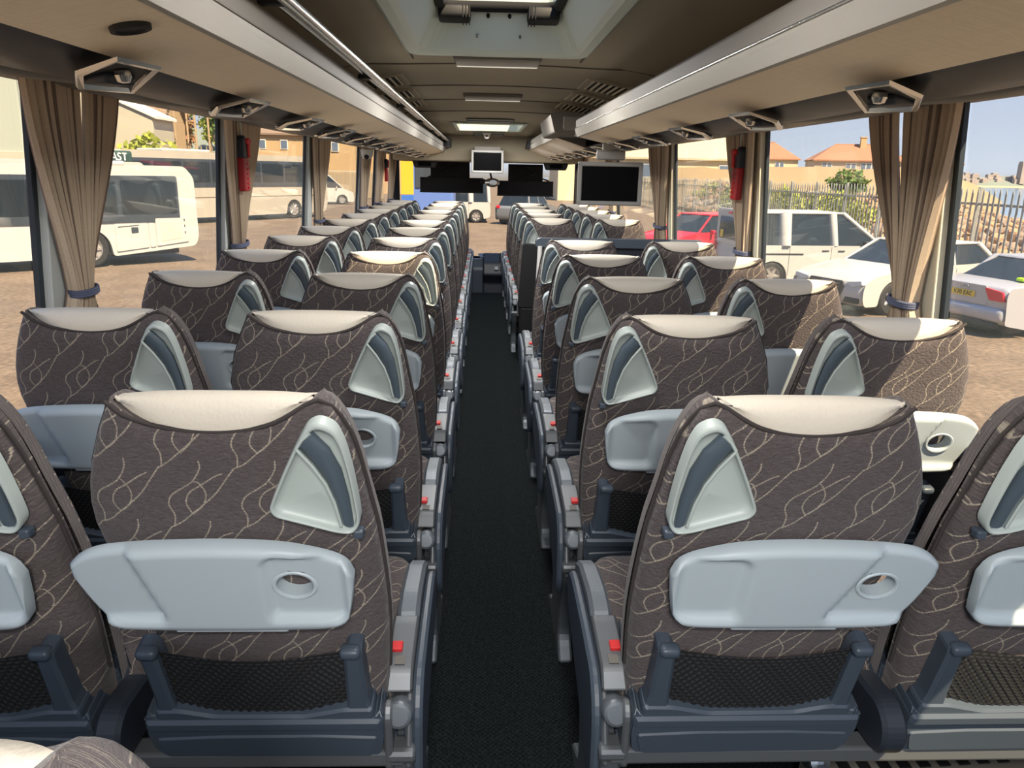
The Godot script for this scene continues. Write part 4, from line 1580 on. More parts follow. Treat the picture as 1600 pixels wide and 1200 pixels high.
	mb.prism(rp(V2([-0.25, 0.0, -0.25, 0.84, 0.02, 0.90, 0.26, 0.80, 0.34, 0.66, 0.24, 0.55, 0.26, 0.3, 0.30, 0.0]), 0.03, 3), -0.16, 1.05, 0.02, Transform3D(Basis(Vector3.BACK, Vector3.UP, Vector3.LEFT), Vector3(0.9, 0, 0)))
	obj("console", mb, M.slate_dark, o)
	mb = MB.new()
	mb.prism(rp(V2([-0.24, 0.0, -0.24, 0.80, 0.1, 0.83, 0.22, 0.72, 0.2, 0.0]), 0.03, 3), 0.0, 1.1, 0.02, Transform3D(Basis(Vector3.BACK, Vector3.UP, Vector3.LEFT), Vector3(-0.1, 0, 0)))
	obj("dash_top", mb, M.slate, o)
	mb = MB.new()
	mb.rbox(Vector3(-0.10, 0.86, 0.02), Vector3(0.20, 0.02, 0.16), 0.006, Basis(Vector3.UP, 0.2) * Basis(Vector3.RIGHT, 0.2))
	obj("tray_top", mb, M.grip, o)
	for i in 4:
		mb = MB.new()
		mb.rbox(Vector3(0.02 + i * 0.07, 0.735, 0.31), Vector3(0.05, 0.05, 0.02), 0.004, Basis(Vector3.RIGHT, -0.6))
		obj("switch", mb, M.black if i % 2 else M.frame_grey, o)
	mb = MB.new()
	mb.rbox(Vector3(0.16, 0.86, 0.20), Vector3(0.2, 0.12, 0.02), 0.006, Basis(Vector3.RIGHT, -0.5))
	obj("instrument_screen", mb, M.screen, o)
	mb = MB.new()
	mb.prism(rp(V2([-0.75, 0.0, -0.02, 0.0, -0.06, 0.40, -0.35, 0.46, -0.75, 0.46]), 0.1, 5), -0.02, 0.26, 0.01, Transform3D(Basis(), Vector3(0.02, -0.5, -9.46)))
	single("step_panel", mb, M.lip_grey, "curved grey step panel left of the dashboard", "step panel")
	# partition over the stairwell on the right
	o = thing("partition", "dark blue partition with pale rail and silver post behind the fifth right row", "partition", Vector3(0.72, 0, -4.42))
	mb = MB.new()
	mb.prism(rp(V2([-0.46, 0.02, 0.47, 0.02, 0.47, 1.0, -0.46, 1.0]), 0.02, 3), -0.02, 0.02, 0.004)
	obj("board", mb, M.navy_wall, o)
	mb = MB.new()
	mb.prism(rp(V2([-0.475, 0.995, 0.475, 0.995, 0.475, 1.043, -0.455, 1.043, -0.475, 1.03]), 0.012, 3), -0.04, 0.035, 0.008)
	obj("top_rail", mb, M.slate, o)
	mb = MB.new()
	mb.tube(V3([-0.47, 0.02, 0.03, -0.465, 0.5, 0.03, -0.45, 1.0, 0.03]), 0.014, 10)
	obj("post", mb, M.white_plastic, o)
	mb = MB.new()
	mb.rbox(Vector3(0.05, 0.93, 0.024), Vector3(0.8, 0.02, 0.01), 0.003)
	obj("trim_strip", mb, M.frame_grey, o)
	o = thing("side_screen", "black upholstered end panel behind the seats beyond the partition", "end panel", Vector3(0.43, 0, -5.72))
	mb = MB.new()
	mb.prism(rp(V2([-0.22, 0.42, 0.22, 0.42, 0.24, 0.86, -0.19, 0.90]), 0.02, 3), -0.03, 0.03, 0.008)
	obj("panel", mb, M.black_soft, o)
	mb = MB.new()
	mb.rbox(Vector3(0.0, 0.215, 0.0), Vector3(0.42, 0.43, 0.05), 0.02)
	obj("lower_panel", mb, M.black, o)
	# floor heater grille at the right edge
	o = thing("heater_grille", "slotted grey heater grille on the floor by the right wall", "grille", Vector3(0.90, 0.0, -1.36))
	mb = MB.new()
	mb.prism(rp(V2([-0.20, 0.0, -0.185, 0.10, 0.30, 0.13, 0.30, 0.0]), 0.01, 2), -0.14, 0.14, 0.006)
	obj("cover", mb, M.speaker_grey, o)
	for r in 3:
		for i in 9:
			mb = MB.new()
			mb.rbox(Vector3(-0.12 + i * 0.045, 0.106 + i * 0.0028, -0.08 + r * 0.08), Vector3(0.026, 0.004, 0.055), 0.001, Basis(Vector3.BACK, 0.06))
			obj("slot", mb, M.black, o)


func screen(o: Node3D, w: float, h: float) -> void:
	var mb := MB.new()
	var f := 0.026
	for q: Array in [[0.0, h / 2 - f / 2, w, f], [0.0, -h / 2 + f / 2, w, f]]:
		mb.rbox(Vector3(q[0], q[1], 0), Vector3(q[2], q[3], 0.045), 0.008)
	for x: float in [-w / 2 + f / 2, w / 2 - f / 2]:
		mb.rbox(Vector3(x, 0, 0), Vector3(f, h - 0.01, 0.045), 0.008)
	mb.rbox(Vector3(0, 0, -0.025), Vector3(w - 0.01, h - 0.01, 0.03), 0.01)
	obj("frame", mb, M.screen_frame, o)
	mb = MB.new()
	mb.rbox(Vector3(0, 0, 0.004), Vector3(w - f * 1.9, h - f * 1.9, 0.02), 0.002)
	obj("screen", mb, M.screen, o)


# ---------------------------------------------------------------- outside
const YARD := -1.2
const SIDEWAYS := Basis(Vector3(0, 0, 1), Vector3(0, 1, 0), Vector3(-1, 0, 0))   # polygon (z, y) extruded towards -x


func wheel(o: Node3D, x: float, y: float, z: float, r: float, w: float, spokes: int, rim: String) -> void:
	var e := signf(x)
	var t := Transform3D(Basis(Vector3(0, 0, 1), Vector3(0, 1, 0), Vector3(-1, 0, 0)) if e < 0 else Basis(Vector3(0, 0, -1), Vector3(0, 1, 0), Vector3(1, 0, 0)), Vector3(x, y, z))
	var mb := MB.new()
	mb.lathe(V2([r * 0.60, 0.0, r * 0.66, 0.012, r * 0.9, 0.014, r * 0.98, -0.01, r, -0.04, r, -w, r * 0.6, -w]), 28, t)
	var wh := obj("wheel", mb, M.tyre, o)
	mb = MB.new()
	mb.lathe(V2([r * 0.68, 0.008, r * 0.62, 0.010, r * 0.58, -0.03, r * 0.2, -0.06, 0.0, -0.06]), 24, t)
	obj("rim", mb, M[rim], wh)
	mb = MB.new()
	for i in spokes:
		var a := TAU * i / spokes
		mb.prism(V2([r * 0.10 * cos(a + 1.4), r * 0.10 * sin(a + 1.4), r * 0.10 * cos(a - 1.4), r * 0.10 * sin(a - 1.4), r * 0.62 * cos(a - 0.13), r * 0.62 * sin(a - 0.13), r * 0.62 * cos(a + 0.13), r * 0.62 * sin(a + 0.13)]), -0.05, 0.0, 0.006, t)
	mb.lathe(V2([0.0, 0.008, r * 0.13, 0.006, r * 0.15, -0.02]), 16, t)
	obj("spokes", mb, M.alloy, wh)


# body pressed from a side outline; wheel arches are cut from the outline
func pressed(mb: MB, poly: PackedVector2Array, half: float, bevel: float, r := 0.05) -> void:
	mb.prism(rp(poly, r, 3), -half, half, bevel, Transform3D(SIDEWAYS, Vector3.ZERO), true, 4)


func frustum(mb: MB, y0: float, y1: float, a: Array, b: Array) -> void:
	# a, b: [z front, z rear, half width] at y0 and y1
	var p := [Vector3(-a[2], y0, a[0]), Vector3(a[2], y0, a[0]), Vector3(a[2], y0, a[1]), Vector3(-a[2], y0, a[1])]
	var q := [Vector3(-b[2], y1, b[0]), Vector3(b[2], y1, b[0]), Vector3(b[2], y1, b[1]), Vector3(-b[2], y1, b[1])]
	mb.sg(-1)
	for i in 4:
		var j := (i + 1) % 4
		mb.quad(p[i], q[i], q[j], p[j])
	mb.quad(q[0], q[3], q[2], q[1])


func arch_outline(base: Array, wheels: Array, y: float, r: float, low := 0.22) -> PackedVector2Array:
	# base: top outline front to rear as (z, y) pairs; the underside runs back with half-round arches
	var out := V2(base)
	var ws := wheels.duplicate()
	ws.sort()
	ws.reverse()
	for z: float in ws:
		out.append(Vector2(z + r * 1.04, low))
		for k in 9:
			var a := PI * k / 8.0
			out.append(Vector2(z + cos(a) * r, y + sin(a) * r))
		out.append(Vector2(z - r * 1.04, low))
	return out


func car(called: String, label: String, at: Vector3, turn: float, paint: String, d: Dictionary) -> Node3D:
	# d: L length, W width, belt and roof heights, glasshouse z positions; front at -z, origin at the middle on the ground
	var o := thing(called, label, "van" if called.contains("van") else "car", at, turn)
	var L: float = d.L * 0.5
	var W: float = d.W * 0.5
	var r: float = d.r
	var yb: float = d.belt
	var fz: float = -L + d.fo
	var rz: float = L - d.ro
	var mb := MB.new()
	pressed(mb, arch_outline(d.top + [L - 0.06, 0.30], [fz, rz], r * 0.95, r * 1.16, 0.2) + V2([-L + 0.10, 0.2, -L + 0.03, 0.34]), W, 0.15, 0.06)
	obj("body", mb, M[paint], o)
	mb = MB.new()
	mb.rbox(Vector3(0, r * 0.85, 0), Vector3(d.W - 0.36, 0.34, d.L - 0.5), 0.05)
	obj("underbody", mb, M.trim_black, o)
	mb = MB.new()
	frustum(mb, yb - 0.02, d.roof - 0.035, [d.g[0] + 0.03, d.g[1] - 0.03, W - 0.07], [d.g[2] + 0.02, d.g[3] - 0.02, W - 0.24])
	obj("windows", mb, M.car_glass, o)
	mb = MB.new()
	var rf := rp(V2([-(W - 0.22), d.g[2], W - 0.22, d.g[2], W - 0.22, d.g[3], -(W - 0.22), d.g[3]]), 0.12, 4)
	mb.prism(rf, -d.roof, -d.roof + 0.055, 0.025, Transform3D(Basis(Vector3.RIGHT, Vector3.BACK, Vector3.DOWN), Vector3.ZERO))
	for e: float in [-1.0, 1.0]:
		for q: Array in d.posts:
			mb.tube(PackedVector3Array([Vector3(e * (W - 0.075), yb - 0.03, q[0]), Vector3(e * (W - 0.235), d.roof - 0.03, q[1])]), q[2], 6)
		mb.tube(PackedVector3Array([Vector3(e * (W - 0.235), d.roof - 0.025, d.g[2]), Vector3(e * (W - 0.235), d.roof - 0.025, d.g[3])]), 0.03, 6)
	obj("roof", mb, M[paint], o)
	for e: float in [-1.0, 1.0]:
		mb = MB.new()
		mb.rbox(Vector3(e * (W + 0.07), yb + 0.05, d.g[0] + 0.55), Vector3(0.16, 0.13, 0.10), 0.03, Basis(), true)
		obj("mirror", mb, M[paint] if not d.has("dark_mirror") else M.trim_black, o)
		for z: float in [fz, rz]:
			wheel(o, e * (W - 0.02), r, z, r, 0.2, d.spokes, d.rim)
		mb = MB.new()
		for hz: float in d.handles:
			mb.rbox(Vector3(e * (W + 0.005), yb - 0.12, hz), Vector3(0.03, 0.028, 0.17), 0.008)
		obj("door_handle", mb, M.trim_black if d.has("dark_mirror") else M[paint], o)
		mb = MB.new()
		for sz: float in d.shuts:
			mb.rbox(Vector3(e * (W - 0.004), (yb + 0.32) * 0.5, sz), Vector3(0.012, yb - 0.38, 0.012), 0.002)
		obj("door_gap", mb, M.trim_black, o)
	return o


func plate(o: Node3D, text: String, at: Vector3, turn: float, m: String, w := 0.50, tilt := 0.0) -> void:
	var b := Basis(Vector3.UP, turn) * Basis(Vector3.RIGHT, tilt)
	var mb := MB.new()
	mb.rbox(at, Vector3(w, 0.105, 0.012), 0.003, b)
	var p := obj("number_plate", mb, M[m], o)
	lettering(p, text, at + b * Vector3(0, 0, 0.007), b, 0.075, M.black, w * 0.92)


func lettering(parent: Node3D, text: String, at: Vector3, b: Basis, height: float, m: Material, fit := 0.0) -> void:
	var t := TextMesh.new()
	var f := SystemFont.new()
	f.font_names = PackedStringArray(["Droid Sans"])
	f.font_weight = 700
	t.font = f
	t.font_size = 32
	t.pixel_size = height / 23.0
	t.depth = 0.004
	t.text = text
	t.material = m
	var o := MeshInstance3D.new()
	o.mesh = t
	o.name = "lettering"
	parent.add_child(o, true)
	var k := 1.0
	if fit > 0.0 and t.get_aabb().size.x > fit:
		k = fit / t.get_aabb().size.x
	o.transform = Transform3D(b.scaled_local(Vector3(k, 1, 1)), at)


func ring_badge(o: Node3D, at: Vector3, b: Basis, r: float) -> void:
	var mb := MB.new()
	for i in 4:
		var path := PackedVector3Array()
		for k in 16:
			var a := TAU * k / 16.0
			path.append(at + b * Vector3((i - 1.5) * r * 1.45 + cos(a) * r, sin(a) * r, 0))
		mb.tube(path, r * 0.16, 5, true)
	obj("ring_badge", mb, M.chrome, o)


func cars() -> void:
	# silver saloon seen from behind
	var sal := {"L": 4.6, "W": 1.80, "belt": 0.92, "roof": 1.35, "r": 0.33, "fo": 0.84, "ro": 1.02, "top": [-2.27, 0.55, -2.2, 0.70, -1.9, 0.80, -1.05, 0.92, 1.55, 0.97, 2.24, 0.93, 2.29, 0.80, 2.25, 0.45], "g": [-1.05, 1.66, -0.30, 0.98], "posts": [[-1.02, -0.28, 0.035], [0.20, 0.25, 0.03], [1.40, 0.95, 0.06]], "handles": [-0.10, 0.85], "shuts": [-0.98, 0.12], "spokes": 14, "rim": "trim_black"}
	var o := car("silver_car", "silver saloon with yellow number plate seen from behind beyond the right window", Vector3(10.75, YARD - 0.06, -13.9), -1.33, "paint_silver", sal)
	var mb := MB.new()
	mb.prism(rp(V2([-0.52, 0.60, 0.52, 0.60, 0.46, 0.93, -0.46, 0.93]), 0.04, 3), 2.26, 2.285, 0.006)
	obj("boot_lid", mb, M.paint_silver, o)
	plate(o, "K70 EAC", Vector3(0, 0.755, 2.295), 0.0, "plate_yellow")
	for e: float in [-1.0, 1.0]:
		mb = MB.new()
		mb.prism(rp(V2([e * 0.44, 0.90, e * 0.80, 0.86, e * 0.86, 0.70, e * 0.56, 0.70]), 0.03, 3), 2.16, 2.305, 0.012)
		obj("tail_lamp", mb, M.tail_red, o)
	mb = MB.new()
	mb.rbox(Vector3(0, 0.28, 2.24), Vector3(1.5, 0.12, 0.12), 0.03)
	obj("bumper_valance", mb, M.trim_black, o)
	mb = MB.new()
	mb.rbox(Vector3(0, 0.46, 2.20), Vector3(1.74, 0.26, 0.26), 0.09, Basis(), true)
	obj("bumper", mb, M.paint_silver, o)
	ring_badge(o, Vector3(0, 0.865, 2.295), Basis(), 0.030)
	mb = MB.new()
	mb.tube(V3([0.25, 1.34, 0.85, 0.25, 1.39, 0.92]), 0.012, 6)
	obj("aerial", mb, M.paint_silver, o)
	mb = MB.new()
	mb.rbox(Vector3(0.45, 1.02, 1.52), Vector3(0.16, 0.06, 0.12), 0.025, Basis(), true)
	single("hi_vis_cap", mb, M.hi_vis, "bright yellow green cap on the rear shelf of the silver saloon", "cap").transform = o.transform
	# white saloon facing left
	var w := sal.duplicate(true)
	w.L = 4.85
	w.W = 1.87
	w.roof = 1.38
	w.top = [-2.40, 0.50, -2.36, 0.66, -2.1, 0.78, -1.15, 0.93, 1.7, 0.98, 2.36, 0.93, 2.42, 0.80, 2.38, 0.45]
	w.g = [-1.15, 1.85, -0.35, 1.0]
	w.posts = [[-1.12, -0.33, 0.035], [0.15, 0.2, 0.03], [1.5, 0.97, 0.06]]
	w.spokes = 5
	o = car("white_car", "white saloon with dark trapezoid grille facing left behind the right seats", Vector3(9.15, YARD, -16.2), 1.95, "paint_white", w)
	mb = MB.new()
	mb.prism(rp(V2([-0.42, 0.66, 0.42, 0.66, 0.46, 0.56, 0.34, 0.26, -0.34, 0.26, -0.46, 0.56]), 0.03, 3), 0.0, 0.03, 0.006, Transform3D(Basis(Vector3.UP, PI), Vector3(0, 0, -2.40)))
	var g := obj("grille", mb, M.trim_black, o)
	for i in 5:
		mb = MB.new()
		mb.rbox(Vector3(0, 0.32 + i * 0.07, -2.435), Vector3(0.72, 0.012, 0.012), 0.003)
		obj("grille_bar", mb, M.paint_grey, g)
	mb = MB.new()
	mb.rbox(Vector3(0, 0.42, -2.445), Vector3(0.50, 0.11, 0.012), 0.003)
	obj("number_plate", mb, M.plate_white, o)
	lettering(o, "J", Vector3(-0.19, 0.42, -2.454), Basis(Vector3.UP, PI), 0.075, M.black)
	ring_badge(o, Vector3(0, 0.60, -2.44), Basis(Vector3.UP, PI), 0.034)
	for e: float in [-1.0, 1.0]:
		mb = MB.new()
		mb.prism(rp(V2([e * 0.50, 0.66, e * 0.86, 0.71, e * 0.90, 0.62, e * 0.66, 0.56, e * 0.52, 0.60]), 0.02, 3), 2.22, 2.405, 0.012, Transform3D(Basis(Vector3.UP, PI), Vector3.ZERO))
		obj("headlamp", mb, M.lamp_clear, o)
		mb = MB.new()
		mb.prism(rp(V2([e * 0.50, 0.36, e * 0.84, 0.36, e * 0.82, 0.25, e * 0.46, 0.25]), 0.02, 3), 2.25, 2.405, 0.008, Transform3D(Basis(Vector3.UP, PI), Vector3.ZERO))
		obj("lower_intake", mb, M.trim_black, o)
	# white crew van, rear three quarter
	var v := {"L": 4.45, "W": 1.82, "belt": 1.06, "roof": 1.82, "r": 0.33, "fo": 0.85, "ro": 0.78, "top": [-2.2, 0.55, -2.15, 0.75, -1.9, 0.92, -1.25, 1.06, 2.16, 1.06, 2.20, 0.6], "g": [-1.35, 2.19, -0.35, 2.10], "posts": [[-1.32, -0.33, 0.05], [-0.10, -0.05, 0.10], [1.15, 1.13, 0.16], [2.10, 2.05, 0.10]], "handles": [-0.25, 0.15], "shuts": [-1.0, 0.0, 1.05], "spokes": 6, "rim": "alloy", "dark_mirror": true}
	o = car("white_van", "white crew van with dark side windows beyond the right windows", Vector3(8.15, YARD, -19.05), -1.48, "paint_white", v)
	mb = MB.new()
	mb.rbox(Vector3(0, 1.42, 2.175), Vector3(1.62, 0.86, 0.05), 0.05)
	var rdoor := obj("tailgate", mb, M.paint_white, o)
	mb = MB.new()
	mb.prism(rp(V2([-0.62, 1.12, 0.62, 1.12, 0.58, 1.66, -0.58, 1.66]), 0.06, 3), 2.19, 2.215, 0.005)
	obj("rear_window", mb, M.car_glass, rdoor)
	mb = MB.new()
	mb.rbox(Vector3(-0.42, 1.24, 2.222), Vector3(0.18, 0.18, 0.006), 0.002)
	obj("sticker", mb, M.plate_yellow, rdoor)
	mb = MB.new()
	mb.rbox(Vector3(0, 1.755, 2.21), Vector3(0.2, 0.05, 0.03), 0.01)
	obj("brake_lamp", mb, M.tail_red, rdoor)
	for e: float in [-1.0, 1.0]:
		mb = MB.new()
		mb.rbox(Vector3(e * 0.82, 1.02, 2.18), Vector3(0.14, 0.42, 0.10), 0.03)
		obj("tail_lamp", mb, M.tail_red, o)
		mb = MB.new()
		mb.rbox(Vector3(e * 0.915, 0.86, 1.2), Vector3(0.02, 0.03, 1.0), 0.006)
		obj("door_rail", mb, M.trim_black, o)
	# red hatchback
	var h := sal.duplicate(true)
	h.L = 4.1
	h.W = 1.75
	h.roof = 1.47
	h.top = [-2.03, 0.55, -1.97, 0.72, -1.75, 0.84, -0.98, 0.96, 1.7, 0.98, 2.0, 0.85, 2.02, 0.45]
	h.g = [-1.0, 1.85, -0.25, 1.4]
	h.posts = [[-0.97, -0.23, 0.035], [0.25, 0.28, 0.03], [1.5, 1.3, 0.06]]
	h.fo = 0.8
	h.ro = 0.75
	h.spokes = 6
	car("red_car", "red hatchback behind the curtain between the hanging screen and the white van", Vector3(6.75, YARD, -24.3), 2.13, "paint_red", h)
	# in front of the windscreen
	var fv := v.duplicate(true)
	fv.roof = 2.1
	o = car("white_van", "white van side on with pale wheel seen through the windscreen", Vector3(-1.85, YARD, -42.0), 1.57, "paint_white", fv)
	var gs := h.duplicate(true)
	gs.roof = 1.62
	o = car("grey_car", "grey car with red tail lamp seen through the windscreen on the right of the aisle", Vector3(2.3, YARD, -41.5), -0.5, "paint_grey", gs)
	for e: float in [-1.0, 1.0]:
		mb = MB.new()
		mb.rbox(Vector3(e * 0.72, 0.88, 1.98), Vector3(0.2, 0.16, 0.08), 0.03)
		obj("tail_lamp", mb, M.tail_red, o)
	car("blue_car", "blue car seen through the windscreen above the left seats", Vector3(-3.3, YARD, -46.0), 1.2, "paint_blue", h)
	o = thing("blue_lorry", "tall blue lorry body behind the left blind outside the windscreen", "lorry", Vector3(-2.3, YARD, -36.0))
	mb = MB.new()
	mb.rbox(Vector3(0, 1.9, 0), Vector3(1.9, 2.7, 3.0), 0.08)
	obj("box_body", mb, M.paint_blue, o)
	mb = MB.new()
	mb.rbox(Vector3(0.05, 2.35, 1.52), Vector3(1.5, 1.0, 0.05), 0.03)
	obj("windscreen", mb, M.coach_glass, o)
	for e: float in [-1.0, 1.0]:
		wheel(o, e * 0.9, 0.45, 0.6, 0.45, 0.25, 6, "alloy")
	o = thing("signboard", "tall yellow and blue signboard beyond the far left curtain", "sign", Vector3(-2.86, YARD, -29.5), 0.0)
	mb = MB.new()
	mb.rbox(Vector3(0, 2.4, 0), Vector3(0.46, 1.35, 0.06), 0.01)
	obj("board", mb, M.sign_yellow, o)
	mb = MB.new()
	mb.rbox(Vector3(0, 1.4, 0.005), Vector3(0.46, 0.62, 0.06), 0.01)
	obj("lower_board", mb, M.sign_blue, o)
	mb = MB.new()
	mb.rbox(Vector3(-0.2, 0.8, -0.05), Vector3(0.06, 1.6, 0.06), 0.01)
	mb.rbox(Vector3(0.2, 0.8, -0.05), Vector3(0.06, 1.6, 0.06), 0.01)
	obj("posts", mb, M.galvanised, o)


func bus(called: String, label: String, at: Vector3, turn: float, L: float, W: float, H: float, side: float, d: Dictionary) -> Node3D:
	# front at -z; "side" is the sign of x of the side that shows its details
	var o := thing(called, label, "bus", at, turn)
	var l := L * 0.5
	var w := W * 0.5
	var r := 0.48
	var mb := MB.new()
	pressed(mb, arch_outline([-l, 0.9, -l + 0.10, H - 0.35, -l + 0.35, H - 0.03, l - 0.25, H, l - 0.02, H - 0.3, l, 0.70, l - 0.1, 0.45], [d.wf, d.wr], r * 0.95, r * 1.12, 0.27) + V2([-l + 0.25, 0.30]), w, 0.14, 0.12)
	obj("body", mb, M[d.paint], o)
	mb = MB.new()
	mb.rbox(Vector3(0, 0.5, 0), Vector3(W - 0.4, 0.5, L - 1.0), 0.03)
	obj("underbody", mb, M.trim_black, o)
	for e: float in [-1.0, 1.0]:
		for z: float in [d.wf, d.wr]:
			wheel(o, e * (w - 0.04), r, z, r, 0.28, 8, "alloy")
	var x := side * (w + 0.006)
	mb = MB.new()
	mb.prism(rp(V2([d.gz[0], d.gy[0], d.gz[1], d.gy[0], d.gz[1], d.gy[1], d.gz[0], d.gy[1]]), 0.08, 3), -x - 0.02, -x + 0.02, 0.006, Transform3D(SIDEWAYS, Vector3.ZERO))
	var band := obj("window_band", mb, M.coach_glass, o)
	var n: int = d.panes
	for i in n:
		var a := lerpf(d.gz[0], d.gz[1], i / float(n))
		var b := lerpf(d.gz[0], d.gz[1], (i + 1) / float(n))
		mb = MB.new()
		mb.prism(rp(V2([a + 0.06, d.gy[0] + 0.22, b - 0.06, d.gy[0] + 0.22, b - 0.06, d.gy[1] - 0.12, a + 0.06, d.gy[1] - 0.12]), 0.06, 3), -x - 0.028, -x + 0.028, 0.004, Transform3D(SIDEWAYS, Vector3.ZERO))
		obj("pane", mb, M.car_glass, band)
	return o


func buses() -> void:
	var o := bus("white_bus", "white midi bus with worn engine panels nearest beyond the left windows", Vector3(-11.95, YARD, -20.3), 2.29, 8.4, 2.4, 2.58, -1.0, {"paint": "paint_white", "wf": -2.4, "wr": 1.38, "gz": [-3.9, 3.72], "gy": [1.12, 2.32], "panes": 5})
	var x := -1.208
	var mb: MB
	for q: Array in [["engine_panel", [2.02, 0.38, 2.84, 0.46, 2.84, 1.10, 2.02, 1.10], "paint_white"], ["engine_panel", [2.87, 0.46, 3.02, 0.47, 3.02, 1.10, 2.87, 1.10], "paint_white"], ["engine_panel", [3.05, 0.48, 3.90, 0.57, 3.90, 1.22, 3.05, 1.22], "paint_white"]]:
		mb = MB.new()
		mb.prism(rp(V2(q[1]), 0.03, 2), -x - 0.02, -x + 0.02, 0.006, Transform3D(SIDEWAYS, Vector3.ZERO))
		obj(q[0], mb, M[q[2]], o)
	mb = MB.new()
	mb.prism(rp(V2([3.18, 0.60, 3.72, 0.68, 3.72, 1.12, 3.18, 1.12]), 0.02, 2), -x - 0.026, -x + 0.026, 0.004, Transform3D(SIDEWAYS, Vector3.ZERO))
	obj("radiator_grille", mb, M.hatch_panel, o)
	mb = MB.new()
	mb.prism(rp(V2([2.42, 0.84, 2.60, 0.85, 2.60, 1.0, 2.42, 1.0]), 0.02, 2), -x - 0.024, -x + 0.024, 0.003, Transform3D(SIDEWAYS, Vector3.ZERO))
	mb.prism(V2([2.10, 1.00, 2.62, 1.04, 2.62, 1.06, 2.10, 1.03]), -x - 0.024, -x + 0.024, 0.003, Transform3D(SIDEWAYS, Vector3.ZERO))
	obj("torn_patch", mb, M.coach_glass, o)
	for y: float in [0.82, 1.0, 1.16]:
		mb = MB.new()
		mb.rbox(Vector3(x - 0.01, y, 3.82), Vector3(0.03, 0.07, 0.03), 0.006)
		obj("panel_catch", mb, M.trim_black, o)
	mb = MB.new()
	mb.rbox(Vector3(-0.4, 2.63, 1.9), Vector3(1.0, 0.12, 1.3), 0.05)
	obj("roof_pod", mb, M.paint_white, o)
	o = bus("white_coach", "long white coach with dark windows parked behind the midi bus", Vector3(-13.05, YARD, -39.75), -0.547, 12.6, 2.5, 3.22, 1.0, {"paint": "paint_cream", "wf": -3.7, "wr": 3.6, "gz": [-4.6, 6.2], "gy": [1.65, 2.9], "panes": 7})
	mb = MB.new()
	mb.prism(rp(V2([-6.2, 1.6, -4.75, 1.6, -4.75, 2.9, -5.9, 2.9]), 0.12, 3), -1.285, -1.25, 0.006, Transform3D(SIDEWAYS, Vector3.ZERO))
	obj("front_quarter_window", mb, M.coach_glass, o)
	mb = MB.new()
	mb.rbox(Vector3(1.262, 1.2, 0.0), Vector3(0.02, 0.03, 11.0), 0.006)
	mb.rbox(Vector3(1.262, 0.9, -4.9), Vector3(0.02, 1.3, 0.03), 0.004)
	mb.rbox(Vector3(1.262, 0.9, -5.7), Vector3(0.02, 1.3, 0.03), 0.004)
	obj("panel_gap", mb, M.timber_grey, o)
	mb = MB.new()
	mb.rbox(Vector3(0, 3.26, 2.5), Vector3(1.8, 0.14, 2.6), 0.06)
	obj("roof_pod", mb, M.paint_white, o)
	o = bus("white_bus", "small white bus with COAST roof box half hidden behind the nearest left curtain", Vector3(-15.7, YARD, -29.9), -0.547, 6.0, 2.3, 2.72, 1.0, {"paint": "paint_white", "wf": -1.9, "wr": 1.7, "gz": [-2.3, 2.6], "gy": [1.5, 2.5], "panes": 3})
	mb = MB.new()
	mb.rbox(Vector3(0.7, 2.88, -1.5), Vector3(0.8, 0.44, 1.7), 0.08)
	var bx := obj("destination_box", mb, M.sign_green, o)
	lettering(bx, "COAST", Vector3(1.105, 2.88, -1.5), Basis(Vector3.UP, PI / 2), 0.28, M.plate_white)
	car("white_car", "white van parked far off behind the long coach", Vector3(-12.4, YARD, -60.0), -1.2, "paint_white", {"L": 5.0, "W": 1.9, "belt": 1.2, "roof": 2.1, "r": 0.35, "fo": 0.95, "ro": 0.95, "top": [-2.45, 0.6, -2.4, 0.9, -1.6, 1.2, 2.42, 1.24, 2.46, 0.6], "g": [-1.7, 2.42, -0.7, 2.35], "posts": [[-1.67, -0.68, 0.05], [0.0, 0.05, 0.1], [2.3, 2.3, 0.12]], "handles": [-0.2], "shuts": [-1.0, 0.2], "spokes": 6, "rim": "alloy"})


